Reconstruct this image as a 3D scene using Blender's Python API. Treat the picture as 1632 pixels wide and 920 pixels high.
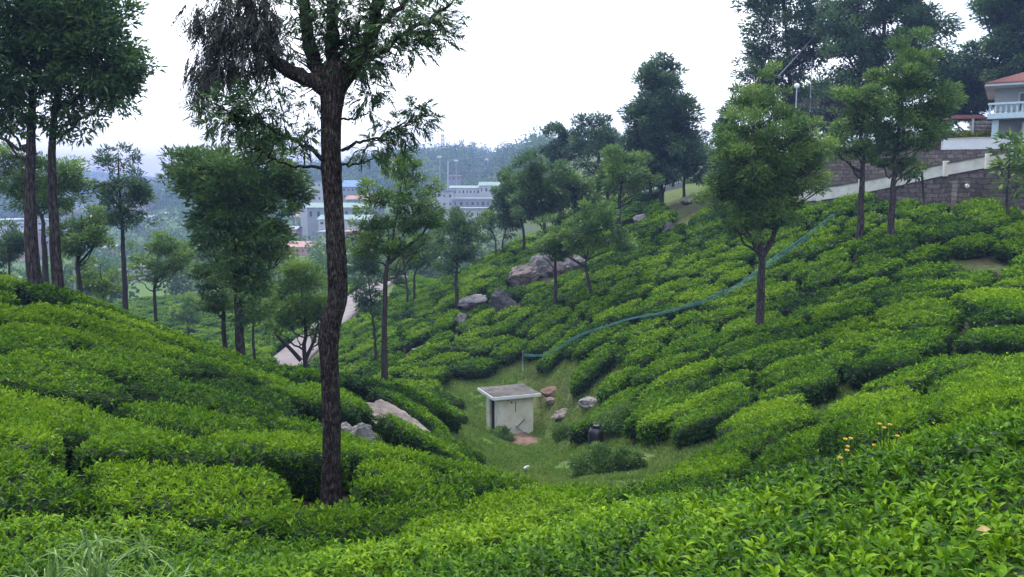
import bpy, math, random
import numpy as np
from mathutils import Vector, Matrix

# ------------------------------------------------------------------ scene, camera, sky, sun, exposure
sc = bpy.context.scene
for o in list(bpy.data.objects):
    bpy.data.objects.remove(o, do_unlink=True)
COL = sc.collection
F_PX, CX, CY, HORIZON = 1269.3, 816.0, 460.0, 305.0
PITCH = math.atan((CY - HORIZON) / F_PX)
cam_d = bpy.data.cameras.new("camera")
cam_d.sensor_width = 36.0
cam_d.lens = 28.0
cam_d.clip_start = 0.05
cam_d.clip_end = 6000
cam = bpy.data.objects.new("camera", cam_d)
cam.rotation_euler = (math.pi / 2 - PITCH, 0, 0)
COL.objects.link(cam)
sc.camera = cam

SUN_EL, SUN_AZ = 58.0, -25.0            # azimuth from +Y (ahead), negative to the left
world = bpy.data.worlds.new("World")
sc.world = world
world.use_nodes = True
wn, wl = world.node_tree.nodes, world.node_tree.links
wn.clear()
w_out = wn.new("ShaderNodeOutputWorld")
w_bg = wn.new("ShaderNodeBackground")
w_bg.inputs[1].default_value = 0.11
w_sky = wn.new("ShaderNodeTexSky")
w_sky.sky_type = 'NISHITA'
w_sky.sun_disc = False
w_sky.sun_elevation = math.radians(SUN_EL)
w_sky.sun_rotation = math.radians(SUN_AZ)
w_sky.dust_density = 2.0
w_tc = wn.new("ShaderNodeTexCoord")
w_map = wn.new("ShaderNodeMapping")
w_map.inputs['Scale'].default_value = (1.6, 1.6, 3.2)
w_noise = wn.new("ShaderNodeTexNoise")
w_noise.inputs['Scale'].default_value = 1.3
w_noise.inputs['Detail'].default_value = 6
w_ramp = wn.new("ShaderNodeValToRGB")
w_ramp.color_ramp.elements[0].position = 0.36
w_ramp.color_ramp.elements[0].color = (0.40, 0.40, 0.40, 1)
w_ramp.color_ramp.elements[1].position = 0.60
w_ramp.color_ramp.elements[1].color = (0.97, 0.97, 0.97, 1)
w_mix = wn.new("ShaderNodeMixRGB")
w_mix.inputs[2].default_value = (7.7, 7.8, 8.1, 1)
wl.new(w_tc.outputs['Generated'], w_map.inputs['Vector'])
wl.new(w_map.outputs[0], w_noise.inputs['Vector'])
wl.new(w_noise.outputs['Fac'], w_ramp.inputs[0])
w_sep = wn.new("ShaderNodeSeparateXYZ")
w_abs = wn.new("ShaderNodeMath"); w_abs.operation = 'ABSOLUTE'
w_rng = wn.new("ShaderNodeMapRange"); w_rng.interpolation_type = 'SMOOTHSTEP'
w_rng.inputs['From Min'].default_value = 0.25; w_rng.inputs['From Max'].default_value = 0.62
w_rng.inputs['To Min'].default_value = 1.0; w_rng.inputs['To Max'].default_value = 0.12
w_mul = wn.new("ShaderNodeMath"); w_mul.operation = 'MULTIPLY'
wl.new(w_tc.outputs['Generated'], w_sep.inputs[0])
wl.new(w_sep.outputs[0], w_abs.inputs[0]); wl.new(w_abs.outputs[0], w_rng.inputs[0])
wl.new(w_rng.outputs[0], w_mul.inputs[0]); wl.new(w_ramp.outputs[0], w_mul.inputs[1])
wl.new(w_mul.outputs[0], w_mix.inputs[0])
wl.new(w_sky.outputs[0], w_mix.inputs[1])
wl.new(w_mix.outputs[0], w_bg.inputs[0])
wl.new(w_bg.outputs[0], w_out.inputs[0])

sun_d = bpy.data.lights.new("sun", 'SUN')
sun_d.energy = 1.2
sun_d.angle = math.radians(14)
sun_d.color = (1.0, 0.97, 0.92)
sun = bpy.data.objects.new("sun", sun_d)
_e, _a = math.radians(SUN_EL), math.radians(SUN_AZ)
_dir = Vector((math.cos(_e) * math.sin(_a), math.cos(_e) * math.cos(_a), math.sin(_e)))
sun.rotation_euler = _dir.to_track_quat('Z', 'Y').to_euler()
sun.location = (0, 0, 60)
COL.objects.link(sun)

sc.view_settings.view_transform = 'Standard'
sc.view_settings.look = 'None'
sc.view_settings.gamma = 1
sc.view_settings.use_curve_mapping = False
sc.view_settings.exposure = 1.88
sc.render.engine = 'CYCLES'
cy = sc.cycles
cy.max_bounces = 5
cy.diffuse_bounces = 3
cy.glossy_bounces = 1
cy.transmission_bounces = 3
cy.transparent_max_bounces = 4
cy.volume_bounces = 0
cy.use_denoising = True
cy.caustics_reflective = False
cy.caustics_refractive = False
cy.use_adaptive_sampling = True
cy.adaptive_threshold = 0.02

RNG = np.random.default_rng(7)
random.seed(7)

# ------------------------------------------------------------------ helpers
def at(px, py, Y):
    """world point seen at pixel (px, py) of the 1632x920 photograph, Y metres ahead"""
    x, v = (px - CX) / F_PX, (CY - py) / F_PX
    dy = math.cos(PITCH) + v * math.sin(PITCH)
    dz = -math.sin(PITCH) + v * math.cos(PITCH)
    s = Y / dy
    return Vector((x * s, Y, dz * s))

def proj(P):
    P = np.asarray(P, float)
    f = P[..., 1] * math.cos(PITCH) - P[..., 2] * math.sin(PITCH)
    u = P[..., 1] * math.sin(PITCH) + P[..., 2] * math.cos(PITCH)
    f = np.where(f < 1e-3, 1e-3, f)
    return CX + F_PX * P[..., 0] / f, CY - F_PX * u / f

def _hash(i, j, k, seed):
    h = (i.astype(np.int64) * 374761393 + j.astype(np.int64) * 668265263 + k.astype(np.int64) * 2147483647 + seed * 974711) & 0x7fffffff
    h = ((h ^ (h >> 13)) * 1274126177) & 0x7fffffff
    return ((h ^ (h >> 16)) & 0xffff) / 65535.0

def vnoise(P, scale=1.0, seed=0):
    P = np.asarray(P, float) * scale
    I = np.floor(P).astype(np.int64)
    Fq = P - I
    Fq = Fq * Fq * (3 - 2 * Fq)
    r = 0
    for a in (0, 1):
        for b in (0, 1):
            for c in (0, 1):
                w = (Fq[..., 0] if a else 1 - Fq[..., 0]) * (Fq[..., 1] if b else 1 - Fq[..., 1]) * (Fq[..., 2] if c else 1 - Fq[..., 2])
                r = r + w * _hash(I[..., 0] + a, I[..., 1] + b, I[..., 2] + c, seed)
    return r

def fbm(P, scale=1.0, seed=0, octv=4):
    r, a, t = 0, 0.5, 0
    for o in range(octv):
        r = r + a * vnoise(P, scale * 2 ** o, seed + o * 17)
        t += a
        a *= 0.5
    return r / t

def mesh_np(name, V, groups, mats, tint=None, smooth=True, smooth_groups=None):
    """groups: list of (faces (n,k), material index)"""
    me = bpy.data.meshes.new(name)
    V = np.ascontiguousarray(V, dtype=np.float32)
    me.vertices.add(len(V))
    me.vertices.foreach_set("co", V.ravel())
    loops = np.concatenate([np.asarray(f, dtype=np.int32).ravel() for f, m in groups])
    counts = np.concatenate([np.full(len(f), np.asarray(f).shape[1], dtype=np.int32) for f, m in groups])
    starts = np.concatenate([[0], np.cumsum(counts)[:-1]]).astype(np.int32)
    mi = np.concatenate([np.full(len(f), m, dtype=np.int32) for f, m in groups])
    me.loops.add(len(loops))
    me.loops.foreach_set("vertex_index", loops)
    me.polygons.add(len(counts))
    me.polygons.foreach_set("loop_start", starts)
    me.polygons.foreach_set("loop_total", counts)
    me.polygons.foreach_set("material_index", mi)
    me.polygons.foreach_set("use_smooth", np.full(len(counts), bool(smooth)))
    for m in mats:
        me.materials.append(m)
    if tint is not None:
        a = me.attributes.new("tint", 'FLOAT', 'POINT')
        a.data.foreach_set("value", np.ascontiguousarray(tint, dtype=np.float32))
    me.update(calc_edges=True)
    me.validate()
    return me

class MB:
    """collects plain shapes for ONE mesh object"""
    def __init__(self):
        self.v, self.f, self.n = [], {}, 0
    def add(self, V, faces):
        V = np.asarray(V, float)
        for f in faces:
            self.f.setdefault(len(f), []).append([i + self.n for i in f])
        self.v.append(V)
        self.n += len(V)
    def box(self, c, s, rz=0.0, rot=None):
        x, y, z = s[0] / 2, s[1] / 2, s[2] / 2
        V = np.array([[-x, -y, -z], [x, -y, -z], [x, y, -z], [-x, y, -z], [-x, -y, z], [x, -y, z], [x, y, z], [-x, y, z]])
        R = np.array((rot if rot is not None else Matrix.Rotation(rz, 3, 'Z')))
        V = V @ R.T + np.array(c)
        self.add(V, [(0, 3, 2, 1), (4, 5, 6, 7), (0, 1, 5, 4), (1, 2, 6, 5), (2, 3, 7, 6), (3, 0, 4, 7)])
        return self
    def prism(self, pts_low, pts_high):
        n = len(pts_low)
        V = np.array([list(p) for p in pts_low] + [list(p) for p in pts_high])
        fs = [tuple(range(n - 1, -1, -1)), tuple(range(n, 2 * n))]
        for i in range(n):
            j = (i + 1) % n
            fs.append((i, j, n + j, n + i))
        self.add(V, fs)
        return self
    def tube(self, pts, radii, k=8, cap=True):
        V, fs = tube_np(pts, radii, k)
        faces = [tuple(f) for f in fs]
        n = len(pts)
        if cap:
            faces.append(tuple(range(k - 1, -1, -1)))
            faces.append(tuple(range((n - 1) * k, n * k)))
        self.add(V, faces)
        return self
    def build(self, name, mat, parent=None, smooth=False, bevel=0.0):
        V = np.concatenate(self.v)
        groups = [(np.array(fs), 0) for k, fs in self.f.items()]
        me = mesh_np(name, V, groups, [mat], smooth=smooth)
        return link(name, me, parent, bevel)

def link(name, me, parent=None, bevel=0.0):
    o = bpy.data.objects.new(name, me)
    COL.objects.link(o)
    if parent is not None:
        o.parent = parent
        o.location = -Vector(parent.location) if parent.rotation_euler.z == 0 else o.location
    if bevel:
        b = o.modifiers.new("bevel", 'BEVEL')
        b.width = bevel
        b.segments = 2
    return o

def tube_np(pts, radii, k=8):
    pts = np.array([list(p) for p in pts], float)
    n = len(pts)
    T = np.gradient(pts, axis=0)
    T /= np.linalg.norm(T, axis=1, keepdims=True) + 1e-9
    ref = np.array([0.0, 1.0, 0.0]) if abs(T[0][1]) < 0.9 else np.array([1.0, 0, 0])
    V = []
    ang = np.linspace(0, 2 * np.pi, k, endpoint=False)
    for i in range(n):
        s = np.cross(T[i], ref)
        s /= np.linalg.norm(s) + 1e-9
        b = np.cross(s, T[i])
        V.append(pts[i] + radii[i] * (np.cos(ang)[:, None] * s + np.sin(ang)[:, None] * b))
    V = np.concatenate(V)
    i = np.arange(n - 1)[:, None] * k
    j = np.arange(k)[None]
    j2 = (j + 1) % k
    fs = np.stack([i + j, i + j2, i + k + j2, i + k + j], -1).reshape(-1, 4)
    return V, fs[:, ::-1]

def tag(o, label=None, cat=None, group=None, kind=None):
    if label: o['label'] = label
    if cat: o['category'] = cat
    if group: o['group'] = group
    if kind: o['kind'] = kind
    return o

def thing(name, loc, label, cat, group=None):
    o = bpy.data.objects.new(name, None)
    o.location = loc
    o.empty_display_size = 0.3
    COL.objects.link(o)
    return tag(o, label, cat, group)

# ------------------------------------------------------------------ materials
def new_mat(name):
    m = bpy.data.materials.new(name)
    m.use_nodes = True
    nt = m.node_tree
    return m, nt.nodes, nt.links, nt.nodes['Principled BSDF']

def set_ramp(r, stops):
    el = r.color_ramp.elements
    while len(el) < len(stops):
        el.new(0.5)
    for e, (p, c) in zip(el, stops):
        e.position = p
        e.color = (*c, 1)

def noise_mat(name, stops, scale=4.0, detail=6, rough=0.85, bump=0.3, bump_scale=None, stretch=(1, 1, 1), spec=0.25, coord='Object', dist=0.02, distort=0.0):
    m, n, l, p = new_mat(name)
    tc = n.new("ShaderNodeTexCoord")
    mp = n.new("ShaderNodeMapping")
    mp.inputs['Scale'].default_value = stretch
    nz = n.new("ShaderNodeTexNoise")
    nz.inputs['Scale'].default_value = scale
    nz.inputs['Detail'].default_value = detail
    nz.inputs['Roughness'].default_value = 0.65
    nz.inputs['Distortion'].default_value = distort
    rp = n.new("ShaderNodeValToRGB")
    set_ramp(rp, stops)
    l.new(tc.outputs[coord], mp.inputs[0])
    l.new(mp.outputs[0], nz.inputs['Vector'])
    l.new(nz.outputs['Fac'], rp.inputs[0])
    l.new(rp.outputs[0], p.inputs['Base Color'])
    p.inputs['Roughness'].default_value = rough
    p.inputs['Specular IOR Level'].default_value = spec
    if bump:
        n2 = n.new("ShaderNodeTexNoise")
        n2.inputs['Scale'].default_value = bump_scale or scale * 3
        n2.inputs['Detail'].default_value = 8
        bp = n.new("ShaderNodeBump")
        bp.inputs['Strength'].default_value = bump
        bp.inputs['Distance'].default_value = dist
        l.new(mp.outputs[0], n2.inputs['Vector'])
        l.new(n2.outputs['Fac'], bp.inputs['Height'])
        l.new(bp.outputs[0], p.inputs['Normal'])
    return m

def leaf_mat(name, stops, rough=0.45, spec=0.3, transl=0.25):
    m, n, l, p = new_mat(name)
    a = n.new("ShaderNodeAttribute")
    a.attribute_name = "tint"
    rp = n.new("ShaderNodeValToRGB")
    set_ramp(rp, stops)
    l.new(a.outputs['Fac'], rp.inputs[0])
    l.new(rp.outputs[0], p.inputs['Base Color'])
    p.inputs['Roughness'].default_value = rough
    p.inputs['Specular IOR Level'].default_value = spec
    tr = n.new("ShaderNodeBsdfTranslucent")
    l.new(rp.outputs[0], tr.inputs['Color'])
    mx = n.new("ShaderNodeMixShader")
    mx.inputs[0].default_value = transl
    l.new(p.outputs[0], mx.inputs[1])
    l.new(tr.outputs[0], mx.inputs[2])
    out = n['Material Output']
    l.new(mx.outputs[0], out.inputs['Surface'])
    return m

def plain(name, c, rough=0.7, spec=0.3, var=0.15, scale=3.0, bump=0.1, metal=0.0):
    lo = tuple(x * (1 - var) for x in c)
    hi = tuple(min(1, x * (1 + var)) for x in c)
    m = noise_mat(name, [(0.3, lo), (0.7, hi)], scale=scale, rough=rough, bump=bump, spec=spec)
    m.node_tree.nodes['Principled BSDF'].inputs['Metallic'].default_value = metal
    return m

M = {}
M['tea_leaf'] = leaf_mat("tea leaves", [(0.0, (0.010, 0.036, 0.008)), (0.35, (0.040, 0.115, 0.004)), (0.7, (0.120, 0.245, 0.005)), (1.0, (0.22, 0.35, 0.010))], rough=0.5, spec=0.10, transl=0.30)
M['tea_core'] = noise_mat("tea twigs", [(0.3, (0.008, 0.014, 0.006)), (0.7, (0.020, 0.048, 0.010))], scale=9, bump=0.9, dist=0.08)
M['tea_far'] = noise_mat("tea foliage", [(0.3, (0.014, 0.055, 0.010)), (0.5, (0.035, 0.11, 0.012)), (0.72, (0.09, 0.20, 0.016))], scale=2.6, bump=1.0, bump_scale=7, dist=0.12)
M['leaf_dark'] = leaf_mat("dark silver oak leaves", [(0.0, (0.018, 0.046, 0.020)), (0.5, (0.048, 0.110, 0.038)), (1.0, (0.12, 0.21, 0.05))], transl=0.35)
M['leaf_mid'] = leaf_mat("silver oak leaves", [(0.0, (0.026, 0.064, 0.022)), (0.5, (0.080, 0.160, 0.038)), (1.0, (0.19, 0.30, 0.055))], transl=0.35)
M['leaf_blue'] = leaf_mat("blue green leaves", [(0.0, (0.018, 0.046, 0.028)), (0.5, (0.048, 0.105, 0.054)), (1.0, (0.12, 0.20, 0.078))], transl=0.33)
M['leaf_dead'] = leaf_mat("withered leaves", [(0.0, (0.036, 0.042, 0.036)), (0.5, (0.085, 0.094, 0.080)), (1.0, (0.18, 0.19, 0.165))], rough=0.8, spec=0.1, transl=0.15)
M['grass_blade'] = leaf_mat("grass blades", [(0.0, (0.06, 0.12, 0.02)), (0.5, (0.11, 0.20, 0.03)), (1.0, (0.22, 0.29, 0.07))], transl=0.3)
M['strap'] = leaf_mat("strap leaves", [(0.0, (0.06, 0.14, 0.03)), (1.0, (0.20, 0.32, 0.08))], transl=0.3)
M['hedge_yellow'] = leaf_mat("golden hedge leaves", [(0.0, (0.07, 0.11, 0.01)), (1.0, (0.36, 0.36, 0.02))])
M['bark'] = noise_mat("bark", [(0.36, (0.011, 0.009, 0.008)), (0.5, (0.043, 0.036, 0.034)), (0.66, (0.120, 0.105, 0.098))], scale=9, stretch=(3.0, 3.0, 0.55), detail=9, rough=0.95, bump=1.0, bump_scale=11, dist=0.03, distort=0.4, spec=0.1)
M['bark_far'] = noise_mat("distant bark", [(0.3, (0.025, 0.022, 0.021)), (0.7, (0.070, 0.062, 0.059))], scale=5, stretch=(2, 2, 0.5), rough=0.95, bump=0.6, spec=0.1)
M['rock'] = noise_mat("grey granite", [(0.25, (0.07, 0.068, 0.07)), (0.5, (0.19, 0.18, 0.175)), (0.75, (0.33, 0.31, 0.30))], scale=2.5, detail=10, bump=0.8, bump_scale=7, dist=0.05)
M['rock_pink'] = noise_mat("reddish granite", [(0.25, (0.06, 0.048, 0.043)), (0.5, (0.165, 0.135, 0.12)), (0.8, (0.30, 0.25, 0.225))], scale=1.8, detail=10, bump=0.8, bump_scale=7, dist=0.05)
M['rock_dark'] = noise_mat("weathered dark rock", [(0.3, (0.035, 0.035, 0.038)), (0.55, (0.10, 0.095, 0.10)), (0.8, (0.25, 0.23, 0.22))], scale=1.6, detail=10, bump=0.9, bump_scale=6, dist=0.06)
M['red_soil'] = noise_mat("red earth", [(0.3, (0.085, 0.050, 0.036)), (0.7, (0.19, 0.12, 0.088))], scale=3, bump=0.8, dist=0.04)
M['plaster'] = noise_mat("whitewashed plaster", [(0.25, (0.36, 0.33, 0.26)), (0.42, (0.58, 0.555, 0.48)), (0.65, (0.70, 0.68, 0.61))], scale=2.2, detail=10, rough=0.9, bump=0.25, bump_scale=14, dist=0.01)
M['roof_slab'] = noise_mat("mossy concrete slab", [(0.3, (0.040, 0.038, 0.036)), (0.5, (0.085, 0.080, 0.072)), (0.72, (0.16, 0.15, 0.13))], scale=2.4, detail=10, rough=0.95, bump=0.5, bump_scale=12)
M['concrete'] = noise_mat("pale concrete", [(0.3, (0.34, 0.33, 0.31)), (0.7, (0.52, 0.50, 0.47))], scale=2, rough=0.9, bump=0.3)
M['road'] = noise_mat("dusty pink concrete", [(0.3, (0.13, 0.112, 0.106)), (0.7, (0.22, 0.195, 0.188))], scale=0.9, rough=0.9, bump=0.2)
M['dark_iron'] = plain("dark iron", (0.035, 0.032, 0.03), rough=0.6)
M['black'] = plain("black plastic", (0.008, 0.008, 0.010), rough=0.35, spec=0.5)
M['dark_void'] = plain("dark opening", (0.02, 0.02, 0.02), rough=0.9)
M['white_paint'] = plain("white paint", (0.58, 0.60, 0.62), var=0.08, rough=0.6)
M['teal'] = plain("teal netting", (0.07, 0.20, 0.20), var=0.3, rough=0.7)
M['red_tile'] = noise_mat("red roof tiles", [(0.3, (0.10, 0.034, 0.030)), (0.7, (0.18, 0.068, 0.056))], scale=8, bump=0.5)
M['pale_blue'] = plain("pale blue paint", (0.46, 0.58, 0.62), var=0.1)
M['yellow'] = plain("yellow petals", (0.50, 0.32, 0.02), var=0.15)
M['sack'] = noise_mat("woven sacks", [(0.35, (0.36, 0.36, 0.36)), (0.6, (0.60, 0.59, 0.56))], scale=3, bump=0.4)
M['sack_tan'] = noise_mat("tan sacks", [(0.35, (0.36, 0.25, 0.09)), (0.6, (0.52, 0.40, 0.16))], scale=3, bump=0.4)
M['green_roof'] = plain("pale green roofing", (0.15, 0.23, 0.20), var=0.15, scale=0.3)
M['blue_roof'] = plain("blue sheet roofing", (0.07, 0.17, 0.32), var=0.15, scale=0.3)
M['rust_roof'] = noise_mat("rusty sheet roofing", [(0.3, (0.20, 0.10, 0.07)), (0.7, (0.42, 0.28, 0.23))], scale=0.6, bump=0.2)
M['far_wall'] = plain("pale distant plaster", (0.42, 0.43, 0.43), var=0.1, scale=0.3)
M['far_grey'] = plain("grey distant plaster", (0.24, 0.26, 0.27), var=0.15, scale=0.3)
M['far_pink'] = plain("pink distant plaster", (0.50, 0.31, 0.26), var=0.15, scale=0.3)
M['pane'] = plain("dark window glass", (0.04, 0.05, 0.06), rough=0.2, spec=0.5, bump=0)
M['steel'] = plain("galvanised steel", (0.35, 0.37, 0.40), rough=0.5, metal=0.3)
M['lamp_globe'] = plain("white lamp globe", (0.8, 0.8, 0.8), rough=0.3, bump=0)

def stone_mat():
    m, n, l, p = new_mat("coursed stone")
    tc = n.new("ShaderNodeTexCoord")
    mp = n.new("ShaderNodeMapping")
    mp.inputs['Rotation'].default_value = (math.pi / 2, 0, 0)
    nz0 = n.new("ShaderNodeTexNoise"); nz0.inputs['Scale'].default_value = 2.0
    add = n.new("ShaderNodeMixRGB"); add.blend_type = 'ADD'; add.inputs[0].default_value = 0.30
    br = n.new("ShaderNodeTexBrick")
    br.inputs['Scale'].default_value = 1.0
    br.inputs['Brick Width'].default_value = 0.38
    br.inputs['Row Height'].default_value = 0.22
    br.inputs['Mortar Size'].default_value = 0.022
    br.inputs['Mortar Smooth'].default_value = 0.4
    br.inputs['Bias'].default_value = -0.1
    br.inputs['Color1'].default_value = (0.10, 0.082, 0.072, 1)
    br.inputs['Color2'].default_value = (0.18, 0.15, 0.133, 1)
    br.inputs['Mortar'].default_value = (0.055, 0.05, 0.048, 1)
    nz = n.new("ShaderNodeTexNoise"); nz.inputs['Scale'].default_value = 5; nz.inputs['Detail'].default_value = 8
    mx = n.new("ShaderNodeMixRGB"); mx.blend_type = 'MULTIPLY'; mx.inputs[0].default_value = 0.8
    rp = n.new("ShaderNodeValToRGB"); set_ramp(rp, [(0.3, (0.55, 0.55, 0.55)), (0.7, (1.2, 1.2, 1.2))])
    l.new(tc.outputs['Object'], mp.inputs[0])
    l.new(mp.outputs[0], nz0.inputs['Vector'])
    l.new(mp.outputs[0], add.inputs[1]); l.new(nz0.outputs['Color'], add.inputs[2])
    l.new(add.outputs[0], br.inputs['Vector'])
    l.new(tc.outputs['Object'], nz.inputs['Vector']); l.new(nz.outputs['Fac'], rp.inputs[0])
    l.new(br.outputs['Color'], mx.inputs[1]); l.new(rp.outputs[0], mx.inputs[2])
    l.new(mx.outputs[0], p.inputs['Base Color'])
    p.inputs['Roughness'].default_value = 0.95
    bp = n.new("ShaderNodeBump"); bp.inputs['Strength'].default_value = 0.8; bp.inputs['Distance'].default_value = 0.04
    bp.invert = True
    l.new(br.outputs['Fac'], bp.inputs['Height']); l.new(bp.outputs[0], p.inputs['Normal'])
    return m
M['stone'] = stone_mat()

def bark_near():
    m, n, l, p = new_mat("ridged bark")
    tc = n.new("ShaderNodeTexCoord")
    nz = n.new("ShaderNodeTexNoise"); nz.inputs['Scale'].default_value = 6; nz.inputs['Detail'].default_value = 4
    add = n.new("ShaderNodeMixRGB"); add.blend_type = 'ADD'; add.inputs[0].default_value = 0.11
    mp = n.new("ShaderNodeMapping"); mp.inputs['Scale'].default_value = (36, 36, 4.6)
    vo = n.new("ShaderNodeTexVoronoi"); vo.feature = 'DISTANCE_TO_EDGE'; vo.inputs['Scale'].default_value = 1.0
    cr = n.new("ShaderNodeValToRGB"); set_ramp(cr, [(0.0, (0.16, 0.16, 0.16)), (0.30, (1, 1, 1))])
    n2 = n.new("ShaderNodeTexNoise"); n2.inputs['Scale'].default_value = 14; n2.inputs['Detail'].default_value = 9; n2.inputs['Roughness'].default_value = 0.7
    n3 = n.new("ShaderNodeTexNoise"); n3.inputs['Scale'].default_value = 2.2; n3.inputs['Detail'].default_value = 5
    col = n.new("ShaderNodeValToRGB"); set_ramp(col, [(0.3, (0.034, 0.027, 0.025)), (0.5, (0.085, 0.069, 0.063)), (0.7, (0.18, 0.155, 0.145))])
    lich = n.new("ShaderNodeValToRGB"); set_ramp(lich, [(0.40, (0.80, 0.78, 0.78)), (0.68, (1.15, 1.2, 1.15))])
    mu = n.new("ShaderNodeMixRGB"); mu.blend_type = 'MULTIPLY'; mu.inputs[0].default_value = 1.0
    mu2 = n.new("ShaderNodeMixRGB"); mu2.blend_type = 'MULTIPLY'; mu2.inputs[0].default_value = 1.0
    l.new(tc.outputs['Object'], nz.inputs['Vector']); l.new(tc.outputs['Object'], add.inputs[1]); l.new(nz.outputs['Color'], add.inputs[2])
    l.new(add.outputs[0], mp.inputs[0]); l.new(mp.outputs[0], vo.inputs['Vector']); l.new(vo.outputs['Distance'], cr.inputs[0])
    l.new(tc.outputs['Object'], n2.inputs['Vector']); l.new(n2.outputs['Fac'], col.inputs[0])
    l.new(tc.outputs['Object'], n3.inputs['Vector']); l.new(n3.outputs['Fac'], lich.inputs[0])
    l.new(col.outputs[0], mu.inputs[1]); l.new(cr.outputs[0], mu.inputs[2])
    l.new(mu.outputs[0], mu2.inputs[1]); l.new(lich.outputs[0], mu2.inputs[2])
    l.new(mu2.outputs[0], p.inputs['Base Color'])
    p.inputs['Roughness'].default_value = 0.95; p.inputs['Specular IOR Level'].default_value = 0.1
    bp = n.new("ShaderNodeBump"); bp.inputs['Strength'].default_value = 1.0; bp.inputs['Distance'].default_value = 0.012
    l.new(cr.outputs[0], bp.inputs['Height']); l.new(bp.outputs[0], p.inputs['Normal'])
    return m
M['bark_near'] = bark_near()

def ground_mat():
    m, n, l, p = new_mat("ground")
    a = n.new("ShaderNodeAttribute"); a.attribute_name = "tint"
    tc = n.new("ShaderNodeTexCoord")
    n1 = n.new("ShaderNodeTexNoise"); n1.inputs['Scale'].default_value = 1.1; n1.inputs['Detail'].default_value = 9
    n2 = n.new("ShaderNodeTexNoise"); n2.inputs['Scale'].default_value = 5.0; n2.inputs['Detail'].default_value = 9
    soil = n.new("ShaderNodeValToRGB"); set_ramp(soil, [(0.3, (0.032, 0.021, 0.014)), (0.7, (0.105, 0.068, 0.048))])
    gr = n.new("ShaderNodeValToRGB"); set_ramp(gr, [(0.3, (0.045, 0.095, 0.018)), (0.55, (0.085, 0.155, 0.030)), (0.8, (0.14, 0.15, 0.065))])
    mth = n.new("ShaderNodeMath"); mth.operation = 'MULTIPLY_ADD'
    mth.inputs[1].default_value = 1.0
    sub = n.new("ShaderNodeMath"); sub.operation = 'SUBTRACT'; sub.inputs[1].default_value = 0.5
    mul = n.new("ShaderNodeMath"); mul.operation = 'MULTIPLY'; mul.inputs[1].default_value = 1.6
    mth.use_clamp = True
    mx = n.new("ShaderNodeMixRGB")
    for t in (n1, n2):
        l.new(tc.outputs['Object'], t.inputs['Vector'])
    l.new(n2.outputs['Fac'], soil.inputs[0]); l.new(n2.outputs['Fac'], gr.inputs[0])
    l.new(n1.outputs['Fac'], sub.inputs[0]); l.new(sub.outputs[0], mul.inputs[0])
    l.new(a.outputs['Fac'], mth.inputs[0]); l.new(mul.outputs[0], mth.inputs[2])
    l.new(mth.outputs[0], mx.inputs[0]); l.new(soil.outputs[0], mx.inputs[1]); l.new(gr.outputs[0], mx.inputs[2])
    l.new(mx.outputs[0], p.inputs['Base Color'])
    p.inputs['Roughness'].default_value = 0.95
    p.inputs['Specular IOR Level'].default_value = 0.1
    bp = n.new("ShaderNodeBump"); bp.inputs['Strength'].default_value = 0.7; bp.inputs['Distance'].default_value = 0.06
    l.new(n2.outputs['Fac'], bp.inputs['Height']); l.new(bp.outputs[0], p.inputs['Normal'])
    return m
M['ground'] = ground_mat()

# ------------------------------------------------------------------ terrain
BUSH_H = 0.78
CTRL = []
def Bp(px, py, Y):                        # a bush top seen in the photo
    p = at(px, py, Y); CTRL.append((p.x, p.y, p.z - BUSH_H))
def Gp(px, py, Y):                        # bare ground seen in the photo
    CTRL.append(tuple(at(px, py, Y)))
def Wp(x, y, z):
    CTRL.append((x, y, z))
# foreground
for a in [(816, 920, 3.6), (1100, 920, 3.4), (1632, 665, 5.0), (1600, 720, 4.0), (1450, 705, 7), (1400, 665, 9.5), (1632, 625, 10), (1300, 760, 7.0),
          (816, 805, 7.6), (900, 780, 8.6), (600, 850, 6.8), (1150, 775, 9.0), (300, 865, 6.6), (0, 905, 5.6), (100, 920, 5.2), (500, 920, 4.8), (1632, 800, 3.4), (1632, 920, 2.6)]: Bp(*a)
Gp(530, 812, 9.5)
for a in [(0.2, 10.8, -4.9), (1.3, 12.5, -5.3), (0.5, 15, -5.9), (2.0, 15, -5.55)]: Wp(*a)
# left slope up to its crest
for a in [(350, 720, 9.5), (50, 740, 8), (50, 600, 12), (200, 620, 12.5), (300, 560, 16), (50, 470, 19), (0, 442, 20), (100, 452, 21), (250, 525, 19.5),
          (380, 575, 18.5), (500, 597, 18.8), (600, 615, 20), (700, 634, 23), (765, 652, 27), (760, 740, 17), (700, 700, 17), (815, 738, 18.5),
          (560, 680, 14), (640, 670, 16)]: Bp(*a)
# clearing and hut
for a in [(820, 694, 30), (900, 762, 18), (850, 722, 23.5), (850, 600, 35), (830, 592, 35.5), (900, 630, 30.5), (885, 692, 28.5), (1000, 756, 16.8),
          (1090, 764, 15.2), (790, 700, 29.5)]: Gp(*a)
for a in [(-1.3, 29.9, -9.4), (0.0, 29.6, -9.4), (1.2, 29.8, -9.35), (1.3, 31.2, -9.25), (-0.1, 31.2, -9.35)]: Wp(*a)
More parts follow.
